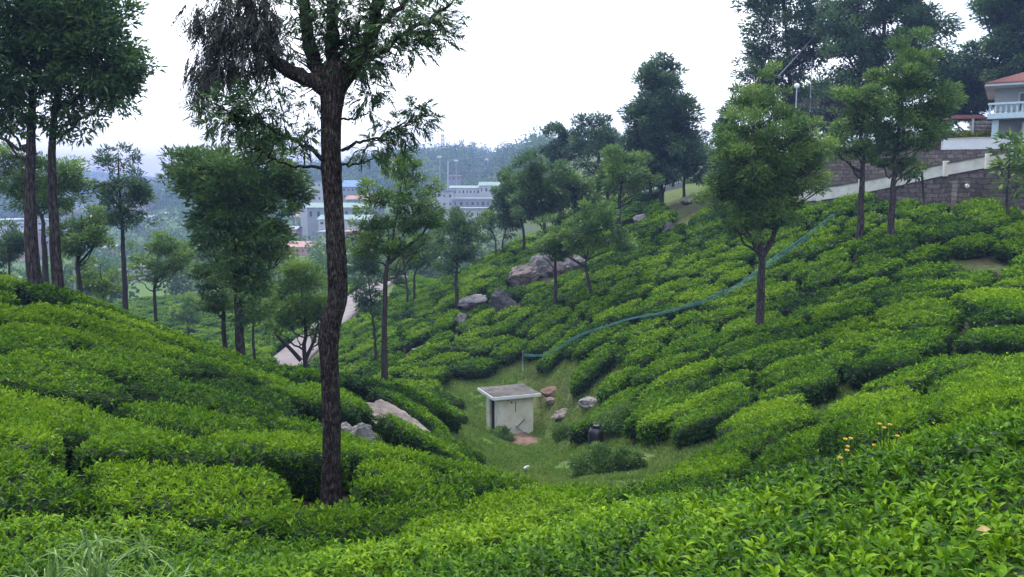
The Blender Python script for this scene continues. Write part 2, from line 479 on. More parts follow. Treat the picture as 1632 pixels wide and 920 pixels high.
# right hillside
for a in [(1000, 600, 25), (1100, 560, 25), (1213, 512, 27), (1300, 480, 28), (1400, 480, 24), (1500, 470, 23), (1600, 450, 24), (1370, 372, 34),
          (1550, 352, 33), (1330, 345, 39), (1200, 380, 40), (1050, 390, 45), (1100, 440, 36), (1250, 430, 33), (1100, 645, 19), (1200, 680, 14),
          (1300, 600, 17), (1480, 560, 17), (1632, 560, 17), (1500, 620, 12.5), (1000, 500, 33), (900, 572, 31), (880, 480, 41), (940, 420, 45),
          (1110, 303, 55), (960, 345, 64), (830, 378, 70), (720, 600, 34), (720, 500, 45), (640, 500, 52), (600, 500, 55), (560, 560, 45), (605, 590, 37),
          (790, 400, 65), (700, 450, 62), (850, 390, 62)]: Bp(*a)
# wall foot, road, slopes beyond the road
Gp(1330, 328, 43.5); Gp(1632, 338, 35.5); Gp(1480, 332, 39.5)
for a in [(455, 580, 54), (530, 515, 63), (585, 470, 75), (640, 440, 90)]: Gp(*a)
for a in [(400, 540, 62), (300, 510, 78), (250, 490, 92)]: Bp(*a)
# behind the left crest and the valley
for a in [(-15, 27, -4.6), (-15, 36, -8.5), (-8.5, 27, -7.2), (-8, 37, -10.6), (-4.1, 26, -7.0), (-3.2, 31.5, -9.1), (-6, 30, -8.8), (-12, 46, -11.2),
          (-30, 70, -14), (-25, 48, -11)]: Wp(*a)
# outside the frame
for a in [(0, 0.3, -1.95), (0, -10, -1.0), (10, -5, 0.7), (-12, -5, -1.9), (5, 2, -1.5), (30, 20, -2.2), (40, 30, 0), (-25, 20, -2), (-30, 5, -2.5), (-15, 8, -3.3),
          (-28, 40, -6), (-60, 30, -8), (60, 20, 3), (0, -60, 3), (-60, -40, -3), (60, -40, 6)]: Wp(*a)
# hill behind the wall and beyond the ridge
for a in [(20, 46, 0.0), (30, 46, 0.0), (40, 45, 0.2), (22, 60, 1.4), (40, 60, 2.0), (28, 80, 3.5), (50, 80, 5), (60, 120, 7), (30, 110, 4), (18, 80, 0.9), (13, 92, 0.0),
          (6, 105, -4.5), (0, 92, -8.5), (-10, 104, -13), (0, 150, -18), (100, 200, 10)]: Wp(*a)
# the far valley and hills
for a in [(250, 445, 160), (60, 400, 300), (200, 345, 420), (100, 325, 600), (0, 305, 750), (470, 402, 200), (450, 345, 330), (520, 402, 240), (590, 350, 300),
          (740, 347, 300), (760, 302, 430), (700, 252, 620), (760, 252, 625), (805, 253, 625), (850, 252, 620), (780, 280, 500), (600, 268, 640), (500, 277, 680), (1000, 255, 620), (400, 292, 760),
          (0, 288, 1200), (130, 272, 1250), (250, 287, 1200), (-300, 290, 1200), (1300, 240, 620), (1900, 200, 620)]: Gp(*a)
for a in [(-700, 300, -25), (-700, 1600, 0), (0, 1700, -5), (700, 1500, 10), (600, 300, 40), (700, -300, 20), (-700, -300, -20), (0, -600, 5)]: Wp(*a)
CT = np.array(CTRL)
WS = 14.0
def warp(x): return np.arcsinh(np.asarray(x, float) / WS) * WS
def _U(r2): return 0.5 * r2 * np.log(r2 + 1e-9)
_cx, _cyy = warp(CT[:, 0]), warp(CT[:, 1])
_n = len(CT)
_K = _U((_cx[:, None] - _cx[None]) ** 2 + (_cyy[:, None] - _cyy[None]) ** 2) + np.eye(_n) * 0.6
_Pm = np.stack([np.ones(_n), _cx, _cyy], 1)
_A = np.zeros((_n + 3, _n + 3)); _A[:_n, :_n] = _K; _A[:_n, _n:] = _Pm; _A[_n:, :_n] = _Pm.T
_sol = np.linalg.solve(_A, np.concatenate([CT[:, 2], np.zeros(3)]))
def ground_z(x, y):
    x, y = np.asarray(x, float), np.asarray(y, float)
    sh = x.shape
    u, v = warp(x.ravel()), warp(y.ravel())
    out = np.empty(len(u))
    for s in range(0, len(u), 20000):
        uu, vv = u[s:s + 20000], v[s:s + 20000]
        K = _U((uu[:, None] - _cx[None]) ** 2 + (vv[:, None] - _cyy[None]) ** 2)
        out[s:s + 20000] = K @ _sol[:_n] + _sol[_n] + _sol[_n + 1] * uu + _sol[_n + 2] * vv
    return out.reshape(sh)
def gz(x, y): return float(ground_z(np.array([x]), np.array([y]))[0])
def hit(px, py, y0=1.5, y1=900.0):
    ys = np.geomspace(y0, y1, 1400)
    d = at(px, py, 1.0)
    z = d.z * ys - ground_z(d.x * ys, ys)
    k = np.argmax(z < 0)
    if z[k] >= 0: k = -1
    return Vector((d.x * ys[k], ys[k], d.z * ys[k]))
def in_poly(px, py, poly):
    px, py = np.asarray(px), np.asarray(py)
    r = np.zeros(px.shape, bool)
    n = len(poly)
    for i in range(n):
        x1, y1 = poly[i]; x2, y2 = poly[(i + 1) % n]
        c = ((y1 > py) != (y2 > py)) & (px < (x2 - x1) * (py - y1) / (y2 - y1 + 1e-9) + x1)
        r ^= c
    return r

LAWN = [(793, 712), (768, 650), (752, 612), (800, 600), (846, 600), (866, 640), (884, 685), (906, 700), (910, 742), (1010, 740), (1030, 762), (1010, 778), (900, 785), (830, 768), (812, 742)]
LAWN_G = [(900 + (a - 900) * 1.35 - 12, 690 + (b - 690) * 1.22) for a, b in LAWN]
# ground sheet
gx = np.concatenate([-np.geomspace(1500, 46, 26), np.arange(-45, 45.1, 0.6), np.geomspace(46, 1500, 26)])
gy = np.concatenate([-np.geomspace(700, 13, 12), np.arange(-12, 100, 0.6), np.geomspace(101, 1900, 70)])
GX, GY = np.meshgrid(gx, gy)
GZ = ground_z(GX, GY)
Pg = np.stack([GX, GY, GZ * 0], -1)
near = np.clip(1 - np.hypot(GX, GY) / 120, 0, 1)
GZ = GZ + (fbm(Pg, 0.7, 3) - 0.5) * 0.16 * near - 0.02
Vg = np.stack([GX, GY, GZ], -1).reshape(-1, 3)
ny_, nx_ = GX.shape
ii = np.arange(ny_ - 1)[:, None] * nx_ + np.arange(nx_ - 1)[None]
Fg = np.stack([ii, ii + 1, ii + nx_ + 1, ii + nx_], -1).reshape(-1, 4)
_pp = proj(Vg)
tg = np.where(in_poly(_pp[0], _pp[1], LAWN_G) & (Vg[:, 1] < 42) & (Vg[:, 1] > 10), 0.95, 0.40)
tg = np.where((np.abs(Vg[:, 1]) < 12) & (np.abs(Vg[:, 0]) < 20), -0.35, tg)
tg = np.where(Vg[:, 1] > 60, 0.62, tg)
tg = np.where(np.abs(Vg[:, 0]) > 45, 1.0, tg)
gme = mesh_np("ground", Vg, [(Fg, 0)], [M['ground']], tint=tg)
tag(link("ground", gme), kind='structure')

# ------------------------------------------------------------------ road and path
def ribbon(name, pts, width, mat, lift=0.05, thick=0.25):
    pts = np.array([[p[0], p[1]] for p in pts])
    t = np.linspace(0, 1, len(pts)); tt = np.linspace(0, 1, 60)
    P = np.stack([np.interp(tt, t, pts[:, 0]), np.interp(tt, t, pts[:, 1])], 1)
    for _ in range(6):
        P[1:-1] = (P[:-2] + 2 * P[1:-1] + P[2:]) / 4
    T = np.gradient(P, axis=0); T /= np.linalg.norm(T, axis=1, keepdims=True)
    N = np.stack([-T[:, 1], T[:, 0]], 1)
    rows = []
    zc = ground_z(P[:, 0], P[:, 1])
    for s in (-1, -0.5, 0, 0.5, 1):
        Q = P + N * s * width / 2
        z = np.maximum(ground_z(Q[:, 0], Q[:, 1]), zc * 0.6 + 0.4 * ground_z(Q[:, 0], Q[:, 1])) + lift + 0.10
        rows.append(np.column_stack([Q, z]))
    V = np.stack(rows, 1)
    top = V.reshape(-1, 3)
    k = 5
    ii = np.arange(59)[:, None] * k + np.arange(k - 1)[None]
    F1 = np.stack([ii, ii + 1, ii + k + 1, ii + k], -1).reshape(-1, 4)
    nb = len(top)
    low = top.copy(); low[:, 2] -= thick
    e0 = np.arange(59) * k; e1 = e0 + k - 1
    Fs = np.concatenate([np.stack([e0, e0 + k, e0 + k + nb, e0 + nb], 1), np.stack([e1, e1 + nb, e1 + k + nb, e1 + k], 1)])
    me = mesh_np(name, np.concatenate([top, low]), [(F1, 0), (Fs, 0)], [mat])
    return tag(link(name, me), kind='structure')
ribbon("road", [at(430, 592, 50), at(462, 578, 54), at(530, 515, 63), at(583, 471, 75), at(632, 441, 90), at(670, 430, 105)], 3.3, M['road'])
ribbon("path", [at(352, 520, 84), at(342, 505, 92), at(350, 490, 104), at(366, 478, 118)], 1.6, M['concrete'])

# ------------------------------------------------------------------ leaves as real little blades
def frame_from(axis, rng):
    n = len(axis)
    axis = axis / (np.linalg.norm(axis, axis=1, keepdims=True) + 1e-9)
    ref = np.where(np.abs(axis[:, 2:3]) < 0.92, np.array([[0, 0, 1.0]]), np.array([[1.0, 0, 0]]))
    side = np.cross(axis, ref); side /= np.linalg.norm(side, axis=1, keepdims=True) + 1e-9
    up = np.cross(side, axis)
    return axis, side, up

def leaf_small(P, axis, L, W, rng, roll=0.6, fold=0.25):
    """4 vertices, 2 triangles folded on the midrib"""
    n = len(P)
    a, s, u = frame_from(axis, rng)
    r = rng.normal(0, roll, n)[:, None]
    s, u = s * np.cos(r) + u * np.sin(r), u * np.cos(r) - s * np.sin(r)
    L = np.broadcast_to(L, n)[:, None]; W = np.broadcast_to(W, n)[:, None]
    mid = P + a * L * 0.45 + u * W * fold
    V = np.stack([P, mid + s * W / 2, P + a * L - u * L * 0.06, mid - s * W / 2], 1).reshape(-1, 3)
    b = np.arange(n)[:, None] * 4
    T = np.concatenate([b + np.array([[0, 1, 2]]), b + np.array([[0, 2, 3]])])
    return V, T, 4

def leaf_big(P, axis, L, W, rng, roll=0.35, droop=0.28):
    """8 vertices: a curved, folded, pointed tea leaf"""
    n = len(P)
    a, s, u = frame_from(axis, rng)
    r = rng.normal(0, roll, n)[:, None]
    s, u = s * np.cos(r) + u * np.sin(r), u * np.cos(r) - s * np.sin(r)
    L = np.broadcast_to(L, n)[:, None]; W = np.broadcast_to(W, n)[:, None]
    dr = (droop * (0.4 + 1.2 * rng.random(n)))[:, None]
    def pt(t): return P + a * L * t + u * L * (0.35 * t - dr * 2.2 * t * t)
    m1, m2, tip = pt(0.34), pt(0.70), pt(1.0)
    f = u * W * 0.22
    V = np.stack([P, m1 + s * W * 0.5 + f, m1, m1 - s * W * 0.5 + f, m2 + s * W * 0.36 + f * .8, m2, m2 - s * W * 0.36 + f * .8, tip], 1).reshape(-1, 3)
    b = np.arange(n)[:, None] * 8
    T = np.concatenate([b + np.array([[0, 1, 2]]), b + np.array([[0, 2, 3]]), b + np.array([[4, 7, 5]]), b + np.array([[5, 7, 6]])])
    Q = np.concatenate([b + np.array([[1, 4, 5, 2]]), b + np.array([[2, 5, 6, 3]])])
    return V, T, Q, 8

def rand_dirs(n, rng):
    v = rng.normal(size=(n, 3))
    return v / np.linalg.norm(v, axis=1, keepdims=True)

# ------------------------------------------------------------------ tea bushes
HAND = [  # hand-placed bush centres near the camera, photo pixels of the bush top and metres ahead
 (100, 870, 5.4), (330, 870, 5.9), (640, 830, 7.6), (640, 795, 9.6), (760, 770, 10.6), (760, 790, 8.4), (470, 860, 6.4),
 (560, 900, 4.8), (750, 870, 5.4), (900, 800, 7.8), (1000, 860, 5.2), (880, 910, 3.8), (1080, 790, 8.0), (1190, 790, 7.0), (1180, 900, 3.9), (1260, 840, 4.9),
 (1430, 790, 4.4), (1400, 890, 3.0), (1560, 820, 3.1), (1600, 690, 4.4), (1480, 700, 5.9), (1095, 712, 15.4), (1260, 730, 9.2), (1370, 700, 8.2), (1300, 670, 11.5)]
def rock_spot(px, py, hpx, Y):
    """where the sight line through a rock's lower third meets the slope"""
    return hit(px, py + hpx * 0.22, Y * 0.82, Y * 1.25)
EXCL = []                                  # (x, y, r) places bushes keep away from
for px, py, Y, r in [(812, 690, 30.8, 1.6), (650, 702, 14.8, 0.8), (622, 694, 15.0, 0.7), (650, 716, 13.9, 0.75), (530, 812, 9.5, 0.45), (535, 835, 8.7, 0.3), (520, 850, 8.0, 0.3), (965, 725, 17.4, 1.0), (1000, 758, 16.4, 1.1), (1030, 768, 15.2, 0.5), (930, 745, 18, 1.2), (950, 690, 21, 0.5), (948, 700, 19.9, 0.6), (1530, 390, 29, 0.6), (1335, 610, 16.2, 0.4)]:
    p = at(px, py, Y); EXCL.append((p.x, p.y, r))
for px, py, Y, w, h in [(578, 702, 13.2, 40, 52), (551, 692, 13.7, 28, 36), (487, 693, 12.8, 22, 14), (632, 682, 15.6, 104, 22), (598, 742, 12.8, 20, 12), (938, 647, 26, 34, 20), (893, 662, 27.6, 34, 18), (880, 640, 29.5, 22, 12), (800, 487, 44, 38, 46), (757, 484, 46.5, 48, 22), (737, 514, 43, 24, 24), (832, 447, 48, 54, 46), (864, 432, 49.5, 42, 40), (846, 442, 48.4, 22, 30), (886, 432, 50.4, 34, 24), (914, 426, 50.6, 36, 28), (1066, 368, 47, 22, 20), (1022, 352, 50.5, 22, 16), (1096, 323, 52, 20, 10), (662, 562, 40, 16, 14), (1006, 749, 16.6, 16, 9), (963, 763, 16.4, 10, 6), (826, 704, 28.6, 86, 26), (880, 628, 31.5, 36, 18), (1548, 582, 17, 60, 20)]:
    p = rock_spot(px, py, h, Y); r = w * p.y / F_PX / 2
    EXCL.append((p.x, p.y, r * 0.8))
    EXCL.append((p.x * (1 - 0.8 / p.y), p.y - 0.8 - r * .5, r * (0.7 if p.y > 32 or p.x < -1 else 0.25)))
EXCL.append((0, 0, 0.9))
EX = np.array(EXCL)

def grad_dir(x, y):
    e = 0.8
    dx = ground_z(x + e, y) - ground_z(x - e, y)
    dy = ground_z(x, y + e) - ground_z(x, y - e)
    con = np.arctan2(dx, -dy)              # angle of the contour line
    row = np.where(x < -1.0, 0.02, 0.52)   # the rows run across both slopes
    w = np.clip((y - 38) / 12, 0, 1) * np.clip((4 - x) / 8, 0, 1)
    con = np.where(con < -0.6, con + np.pi, con)
    return row * (1 - w) + con * w

def path_mask(px, py):
    return in_poly(px, py, LAWN)

# candidate sites by dart throwing in a metric stretched along the contours
def elong(x, y): return 1.85 if (x < -1.0 and y < 22) else 1.7
sx, sy, srad = [], [], []
cand = []
for px, py, Y in HAND:
    if Y < 8.5: Y *= 1.15
    p = at(px, py, Y); cand.append((p.x, p.y, 0))
nc = 52000
_t = RNG.random(nc)
cy_ = np.sqrt(_t * (104.0 ** 2 - 1.0) + 1.0)
cx_ = (RNG.random(nc) * 2 - 1) * (cy_ * 0.72 + 3.0)
cand = np.concatenate([np.array(cand), np.stack([cx_, cy_, np.ones(nc)], 1)])
cphi = grad_dir(cand[:, 0], cand[:, 1]) + (vnoise(np.stack([cand[:, 0], cand[:, 1], 0 * cand[:, 0]], 1), 0.15, 5) - 0.5) * 1.3
acc = np.zeros((5000, 3)); na = 0
cell = {}
for i in range(len(cand)):
    x, y, kd = cand[i]
    ph = cphi[i]
    dmin = ((1.0 if y < 13.5 else 1.2) if x < -1 and 7.5 < y < 22 else (1.10 if y > 12 else 1.2)) if y < 62 else 1.75
    dmin *= 0.82 + 0.4 * random.random()
    if y < 9: dmin *= 1.15
    gxk, gyk = int(x // 4), int(y // 4)
    ok = True
    EL = elong(x, y)
    if kd:
        c, s = math.cos(ph), math.sin(ph)
        for a in (-1, 0, 1):
            for b in (-1, 0, 1):
                for j in cell.get((gxk + a, gyk + b), ()):
                    dx, dy = acc[j, 0] - x, acc[j, 1] - y
                    u = (dx * c + dy * s) / EL; v = -dx * s + dy * c
                    if u * u + v * v < dmin * dmin:
                        ok = False; break
                if not ok: break
            if not ok: break
    if ok and na < 5000:
        acc[na] = (x, y, ph)
        cell.setdefault((gxk, gyk), []).append(na)
        na += 1
acc = acc[:na]
acz = ground_z(acc[:, 0], acc[:, 1])
apx, apy = proj(np.column_stack([acc[:, 0], acc[:, 1], acz]))
apx_t, apy_t = proj(np.column_stack([acc[:, 0], acc[:, 1], acz + BUSH_H]))
ROADM = [(430, 600), (440, 575), (545, 485), (600, 440), (680, 425), (660, 455), (600, 490), (560, 520), (500, 590)]
block = path_mask(apx, apy) & (acc[:, 1] < 42) & (acc[:, 1] > 11)
for ox_ in (-1.0, -0.4, 0.4, 1.0):
    bx_, by_ = proj(np.column_stack([acc[:, 0] + ox_, acc[:, 1], acz + BUSH_H * 0.85]))
    block |= path_mask(bx_, by_) & (acc[:, 1] < 34) & (acc[:, 1] > 11)
block |= (acc[:, 1] > 9.4) & (acc[:, 1] < 17.2) & (acc[:, 0] > -0.3) & (acc[:, 0] < acc[:, 1] * 0.168)
block |= in_poly(apx, apy, ROADM) & (acc[:, 1] > 44)
block |= (np.hypot(acc[:, 0:1] - EX[None, :, 0], acc[:, 1:2] - EX[None, :, 1]) < EX[None, :, 2] + 0.35).any(1)
# not under the stone wall or beyond the ridge road
wa, wb = at(1280, 330, 45), at(1700, 330, 34)
side_w = (wb.x - wa.x) * (acc[:, 1] - wa.y) - (wb.y - wa.y) * (acc[:, 0] - wa.x)
block |= (side_w > -8) & (acc[:, 0] > 11)
block |= (acc[:, 0] > 9.5) & (acc[:, 1] > 71)
block |= (acc[:, 1] > 95) & (acc[:, 0] > -6)
block |= (acc[:, 1] < 1.9) & (np.abs(acc[:, 0]) < 1.2)

def visible(x, y, z, lift=0.55):
    n = len(x)
    t = np.linspace(0.04, 0.985, 60)
    X, Y, Z = x[:, None] * t, y[:, None] * t, z[:, None] * t
    return ((Z - ground_z(X, Y)) > lift).all(1)
vis = visible(acc[:, 0], acc[:, 1], acz + 1.7, 0.5)
inview = (apx_t > -160) & (apx_t < 1632 + 160) & (apy_t < 1250) & (apy > 250)
build_ids = np.where(~block & vis & inview)[0]

def bush_cell(i, nth, gap, rmax):
    x, y, ph = acc[i]
    near = np.where((np.abs(acc[:, 0] - x) < 7) & (np.abs(acc[:, 1] - y) < 7))[0]
    near = near[near != i]
    c, s = math.cos(ph), math.sin(ph)
    EL = elong(x, y)
    dx, dy = acc[near, 0] - x, acc[near, 1] - y
    U, Vv = (dx * c + dy * s) / EL, -dx * s + dy * c
    for ex, ey, er in EXCL:
        d = math.hypot(ex - x, ey - y)
        if 0.01 < d < 5:
            k = (d - er) * 2 / d
            ddx, ddy = (ex - x) * k, (ey - y) * k
            U = np.append(U, (ddx * c + ddy * s) / EL); Vv = np.append(Vv, -ddx * s + ddy * c)
    th = np.linspace(0, 2 * np.pi, nth, endpoint=False)
    cu, su = np.cos(th), np.sin(th)
    dot = cu[:, None] * U[None] + su[:, None] * Vv[None]
    q2 = (U ** 2 + Vv ** 2)[None]
    inv = np.where(dot > 1e-4, 2 * dot / q2, 0)
    inv = np.concatenate([inv, np.full((nth, 1), 1 / rmax)], 1)
    R = (inv ** 10).sum(1) ** (-1 / 10)
    nz = vnoise(np.stack([cu * 1.4 + i * 7.3, su * 1.4, cu * 0], 1), 1.3, 9)
    R = np.maximum(R * (1.02 - 0.10 * nz) - gap / 2, 0.25)
    ox, oy = R * cu * EL, R * su
    return x + ox * c - oy * s, y + ox * s + oy * c

PROF = [(0.0, 1.0), (0.32, 1.0), (0.60, 1.0), (0.84, 0.985), (0.945, 0.94), (0.993, 0.82), (1.0, 0.62), (0.96, 0.42), (0.86, 0.22), (0.74, 0.05), (0.66, -0.10)]
def make_bush(i, full):
    x, y, ph = acc[i]
    d = math.hypot(x, y)
    rng = np.random.default_rng(1000 + i)
    nth = 40 if d < 12 else (28 if d < 30 else 16)
    gap = 0.16 if d < 9 else (0.22 if d < 20 else 0.21)
    if x < -1 and d < 15: gap = 0.13
    if rng.random() < 0.16: gap += 0.20
    if d < 9 and x > -1.4: gap = 0.10
    if y > 62: gap = 0.45
    X, Y = bush_cell(i, nth, gap, 1.7 if y < 62 else 1.9)
    h = BUSH_H * (0.84 + 0.18 * rng.random()) - 0.03 - (0.13 if d > 12 else 0.0)
    rings = []
    for fr, fh in PROF[1:]:
        xx, yy = x + (X - x) * fr, y + (Y - y) * fr
        rings.append(np.stack([xx, yy, ground_z(xx, yy) + h * fh], 1))
    V = np.concatenate([[[x, y, gz(x, y) + h * 1.01]]] + rings)
    lum = (fbm(V, 1.1, 21, 3) - 0.5)
    V[:, 2] += lum * 0.13
    V[:, :2] += ((fbm(V, 2.3, 31, 2) - 0.5) * 0.14)[:, None]
    nr = len(rings)
    j = np.arange(nth); j2 = (j + 1) % nth
    tri = np.stack([np.zeros(nth, int), 1 + j, 1 + j2], 1)
    qs = []
    for r in range(nr - 1):
        a0 = 1 + r * nth; a1 = a0 + nth
        qs.append(np.stack([a0 + j, a1 + j, a1 + j2, a0 + j2], 1))
    qd = np.concatenate(qs)
    if not full:
        return V, tri, qd, None
    # leaves in shoots on the surface
    A = V[qd]
    nrm = np.cross(A[:, 2] - A[:, 0], A[:, 3] - A[:, 1])
    area = np.linalg.norm(nrm, axis=1) / 2
    nrm = nrm / (2 * area[:, None] + 1e-9)
    Tt = V[tri]
    ntri = np.cross(Tt[:, 1] - Tt[:, 0], Tt[:, 2] - Tt[:, 0])
    atri = np.linalg.norm(ntri, axis=1) / 2
    L = 0.060 if d < 4.5 else (0.066 if d < 14 else min(0.22, 0.070 + (d - 14) * 0.0028))
    lai = 2.3 if d < 14 else (2.0 if d < 30 else 1.7)
    Ws = 0.40
    dens = lai / (0.5 * L * L * Ws * 1.15)
    k = 5 if d < 14 else 4
    ring_id = np.repeat(np.arange(nr - 1), nth)
    wgt = area * np.where(ring_id >= 7, 0.55, 1.0)
    tot = wgt.sum() + atri.sum()
    ns = max(20, int(dens * tot / k))
    AA = np.concatenate([wgt, atri]); cs = np.cumsum(AA)
    pick = np.searchsorted(cs, rng.random(ns) * cs[-1])
    pick = np.minimum(pick, len(AA) - 1)
    isq = pick < len(qd)
    P = np.empty((ns, 3)); N = np.empty((ns, 3))
    a, b = rng.random(ns), rng.random(ns)
    q = qd[np.where(isq, pick, 0)]
    P[:] = (V[q[:, 0]] * ((1 - a) * (1 - b))[:, None] + V[q[:, 1]] * (a * (1 - b))[:, None] + V[q[:, 2]] * (a * b)[:, None] + V[q[:, 3]] * ((1 - a) * b)[:, None])
    N[:] = nrm[np.where(isq, pick, 0)]
    tq = tri[np.where(isq, 0, pick - len(qd))]
    fl = a + b > 1
    a2, b2 = np.where(fl, 1 - a, a), np.where(fl, 1 - b, b)
    Pt = V[tq[:, 0]] * (1 - a2 - b2)[:, None] + V[tq[:, 1]] * a2[:, None] + V[tq[:, 2]] * b2[:, None]
    P = np.where(isq[:, None], P, Pt)
    N = np.where(isq[:, None], N, np.array([[0, 0, 1.0]]))
    N[:, 2] = np.abs(N[:, 2]) * np.where(N[:, 2] < 0, -1, 1)
    P = P + N * (rng.random(ns) * 0.09 - 0.035)[:, None] * (1.0 if d < 14 else 1.4)
    shoot_len = rng.random(ns) ** 4 * (0.08 if d < 14 else 0.06)
    P[:, 2] += shoot_len
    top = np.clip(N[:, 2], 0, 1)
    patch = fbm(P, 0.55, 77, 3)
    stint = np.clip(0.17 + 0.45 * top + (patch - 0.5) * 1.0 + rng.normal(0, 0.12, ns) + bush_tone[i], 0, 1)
    # leaves round each shoot
    up = N * 0.75 + np.array([[0, 0, 0.6]])
    up /= np.linalg.norm(up, axis=1, keepdims=True)
    ref = rand_dirs(ns, rng)
    e1 = np.cross(up, ref); e1 /= np.linalg.norm(e1, axis=1, keepdims=True) + 1e-9
    e2 = np.cross(up, e1)
    Ps, Ax, Ls, Ti = [], [], [], []
    for m in range(k):
        ang = m * 2.4 + rng.normal(0, 0.35, ns)
        el = np.clip(0.15 + 0.22 * m + rng.normal(0, 0.25, ns), -0.5, 1.35)
        ax = (e1 * np.cos(ang)[:, None] + e2 * np.sin(ang)[:, None]) * np.cos(el)[:, None] + up * np.sin(el)[:, None]
        Ps.append(P + up * (0.012 * m)); Ax.append(ax)
        Ls.append(L * (1.15 - 0.12 * m) * (0.6 + 0.75 * rng.random(ns)))
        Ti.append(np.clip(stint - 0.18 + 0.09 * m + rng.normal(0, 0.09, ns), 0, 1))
    Ps, Ax, Ls, Ti = np.concatenate(Ps), np.concatenate(Ax), np.concatenate(Ls), np.concatenate(Ti)
    nb = len(V)
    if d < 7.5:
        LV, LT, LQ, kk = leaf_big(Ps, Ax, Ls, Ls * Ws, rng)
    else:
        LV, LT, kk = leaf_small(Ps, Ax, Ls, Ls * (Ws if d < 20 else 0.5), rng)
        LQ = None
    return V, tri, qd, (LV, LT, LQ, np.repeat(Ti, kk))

bush_tone = np.clip(np.random.default_rng(5).normal(0, 0.13, len(acc)), -0.26, 0.28)
# size on the picture decides which are individuals
bd = np.hypot(acc[build_ids, 0], acc[build_ids, 1])
fully = (apx_t[build_ids] > -60) & (apx_t[build_ids] < 1692) & (apy_t[build_ids] < 1000)
order = build_ids[np.lexsort((bd, ~fully))]
N_IND = 295
ind, rest = list(order[:N_IND]), list(order[N_IND:])

LAND = [("the tall dark foreground trunk", 530, 700), ("the whitewashed hut", 812, 655), ("the grey tilted boulder", 577, 700), ("the flat brown rock slab", 630, 675),
        ("the two dark trunks at the left crest", 72, 440), ("the forked tree on the right hillside", 1213, 460), ("the straight trunk in front of the stone wall", 1370, 330),
        ("the leaning trunk in front of the stone wall", 1422, 330), ("the yellow flowers", 1370, 700), ("the black drum", 950, 687), ("the strappy grass clump", 150, 860),
        ("the rounded bright bush by the lawn", 1095, 720), ("the dark boulder on the far slope", 800, 487), ("the slim straight tree above the boulders", 885, 440),
        ("the crooked tree above the net", 940, 440), ("the lone slender trunk left of the hut", 612, 540), ("the low end of the teal net", 833, 575), ("the small rock right of the hut", 937, 645),
        ("the bare earth gap by the path", 1550, 578), ("the middle of the teal net", 1100, 480), ("the dark hollow in the foreground", 1330, 810), ("the grassy clearing", 900, 735)]
def bush_labels(ids):
    res = {}
    byk = {}
    for i in ids:
        X, Y = apx_t[i], apy_t[i]
        best = min(range(len(LAND)), key=lambda k: (LAND[k][1] - X) ** 2 + (1.6 * (LAND[k][2] - Y)) ** 2)
        dx, dy = X - LAND[best][1], (Y - LAND[best][2]) * 1.6
        side = ("right of" if dx > 0 else "left of") if abs(dx) > abs(dy) else ("below" if dy > 0 else "above")
        byk.setdefault((best, side), []).append((math.hypot(dx, dy), i))
    words = ["nearest", "second nearest", "third nearest", "fourth nearest", "fifth nearest"]
    for (k, side), lst in byk.items():
        lst.sort()
        for r, (_, i) in enumerate(lst):
            if r < len(words):
                res[i] = "%s tea bush %s %s" % (words[r], side, LAND[k][0])
            else:
                res[i] = "tea bush farther off, %s %s" % (side, LAND[k][0])
    return res
BL = bush_labels(ind)
def bush_mesh(name, parts, loc=None):
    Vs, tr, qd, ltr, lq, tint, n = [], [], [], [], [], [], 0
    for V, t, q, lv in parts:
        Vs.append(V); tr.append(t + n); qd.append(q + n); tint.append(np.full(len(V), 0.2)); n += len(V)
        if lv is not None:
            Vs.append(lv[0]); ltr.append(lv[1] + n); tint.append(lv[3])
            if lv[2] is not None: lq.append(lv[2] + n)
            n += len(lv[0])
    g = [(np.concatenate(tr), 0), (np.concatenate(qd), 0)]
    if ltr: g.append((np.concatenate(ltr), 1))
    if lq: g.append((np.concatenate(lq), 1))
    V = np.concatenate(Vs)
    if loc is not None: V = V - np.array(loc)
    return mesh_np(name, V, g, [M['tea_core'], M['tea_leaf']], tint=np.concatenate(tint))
for i in ind:
    loc = (acc[i, 0], acc[i, 1], acz[i])
    o = link("tea_bush", bush_mesh("tea_bush", [make_bush(i, True)], loc))
    o.location = loc
    tag(o, BL[i], "tea bush", "clipped tea bushes on the slopes")
mid = [i for i in rest if acc[i, 1] < 66]
far = [i for i in rest if acc[i, 1] >= 66]
if mid + far:
    parts = [make_bush(i, True) for i in mid + far]
    o = link("tea_bushes", bush_mesh("tea_bushes", parts))
    tag(o, "mass of small clipped tea bushes in rows on the far hillside", "tea bushes", kind='stuff')
print("bushes", len(ind), len(mid), len(far), "hand kept")

# ------------------------------------------------------------------ trees
def smooth_path(pts, n):
    pts = np.array([list(p) for p in pts], float)
    t = np.linspace(0, 1, len(pts)); tt = np.linspace(0, 1, n)
    P = np.stack([np.interp(tt, t, pts[:, k]) for k in range(3)], 1)
    for _ in range(max(1, n // 12)):
        P[1:-1] = (P[:-2] + 2 * P[1:-1] + P[2:]) / 4
    return P

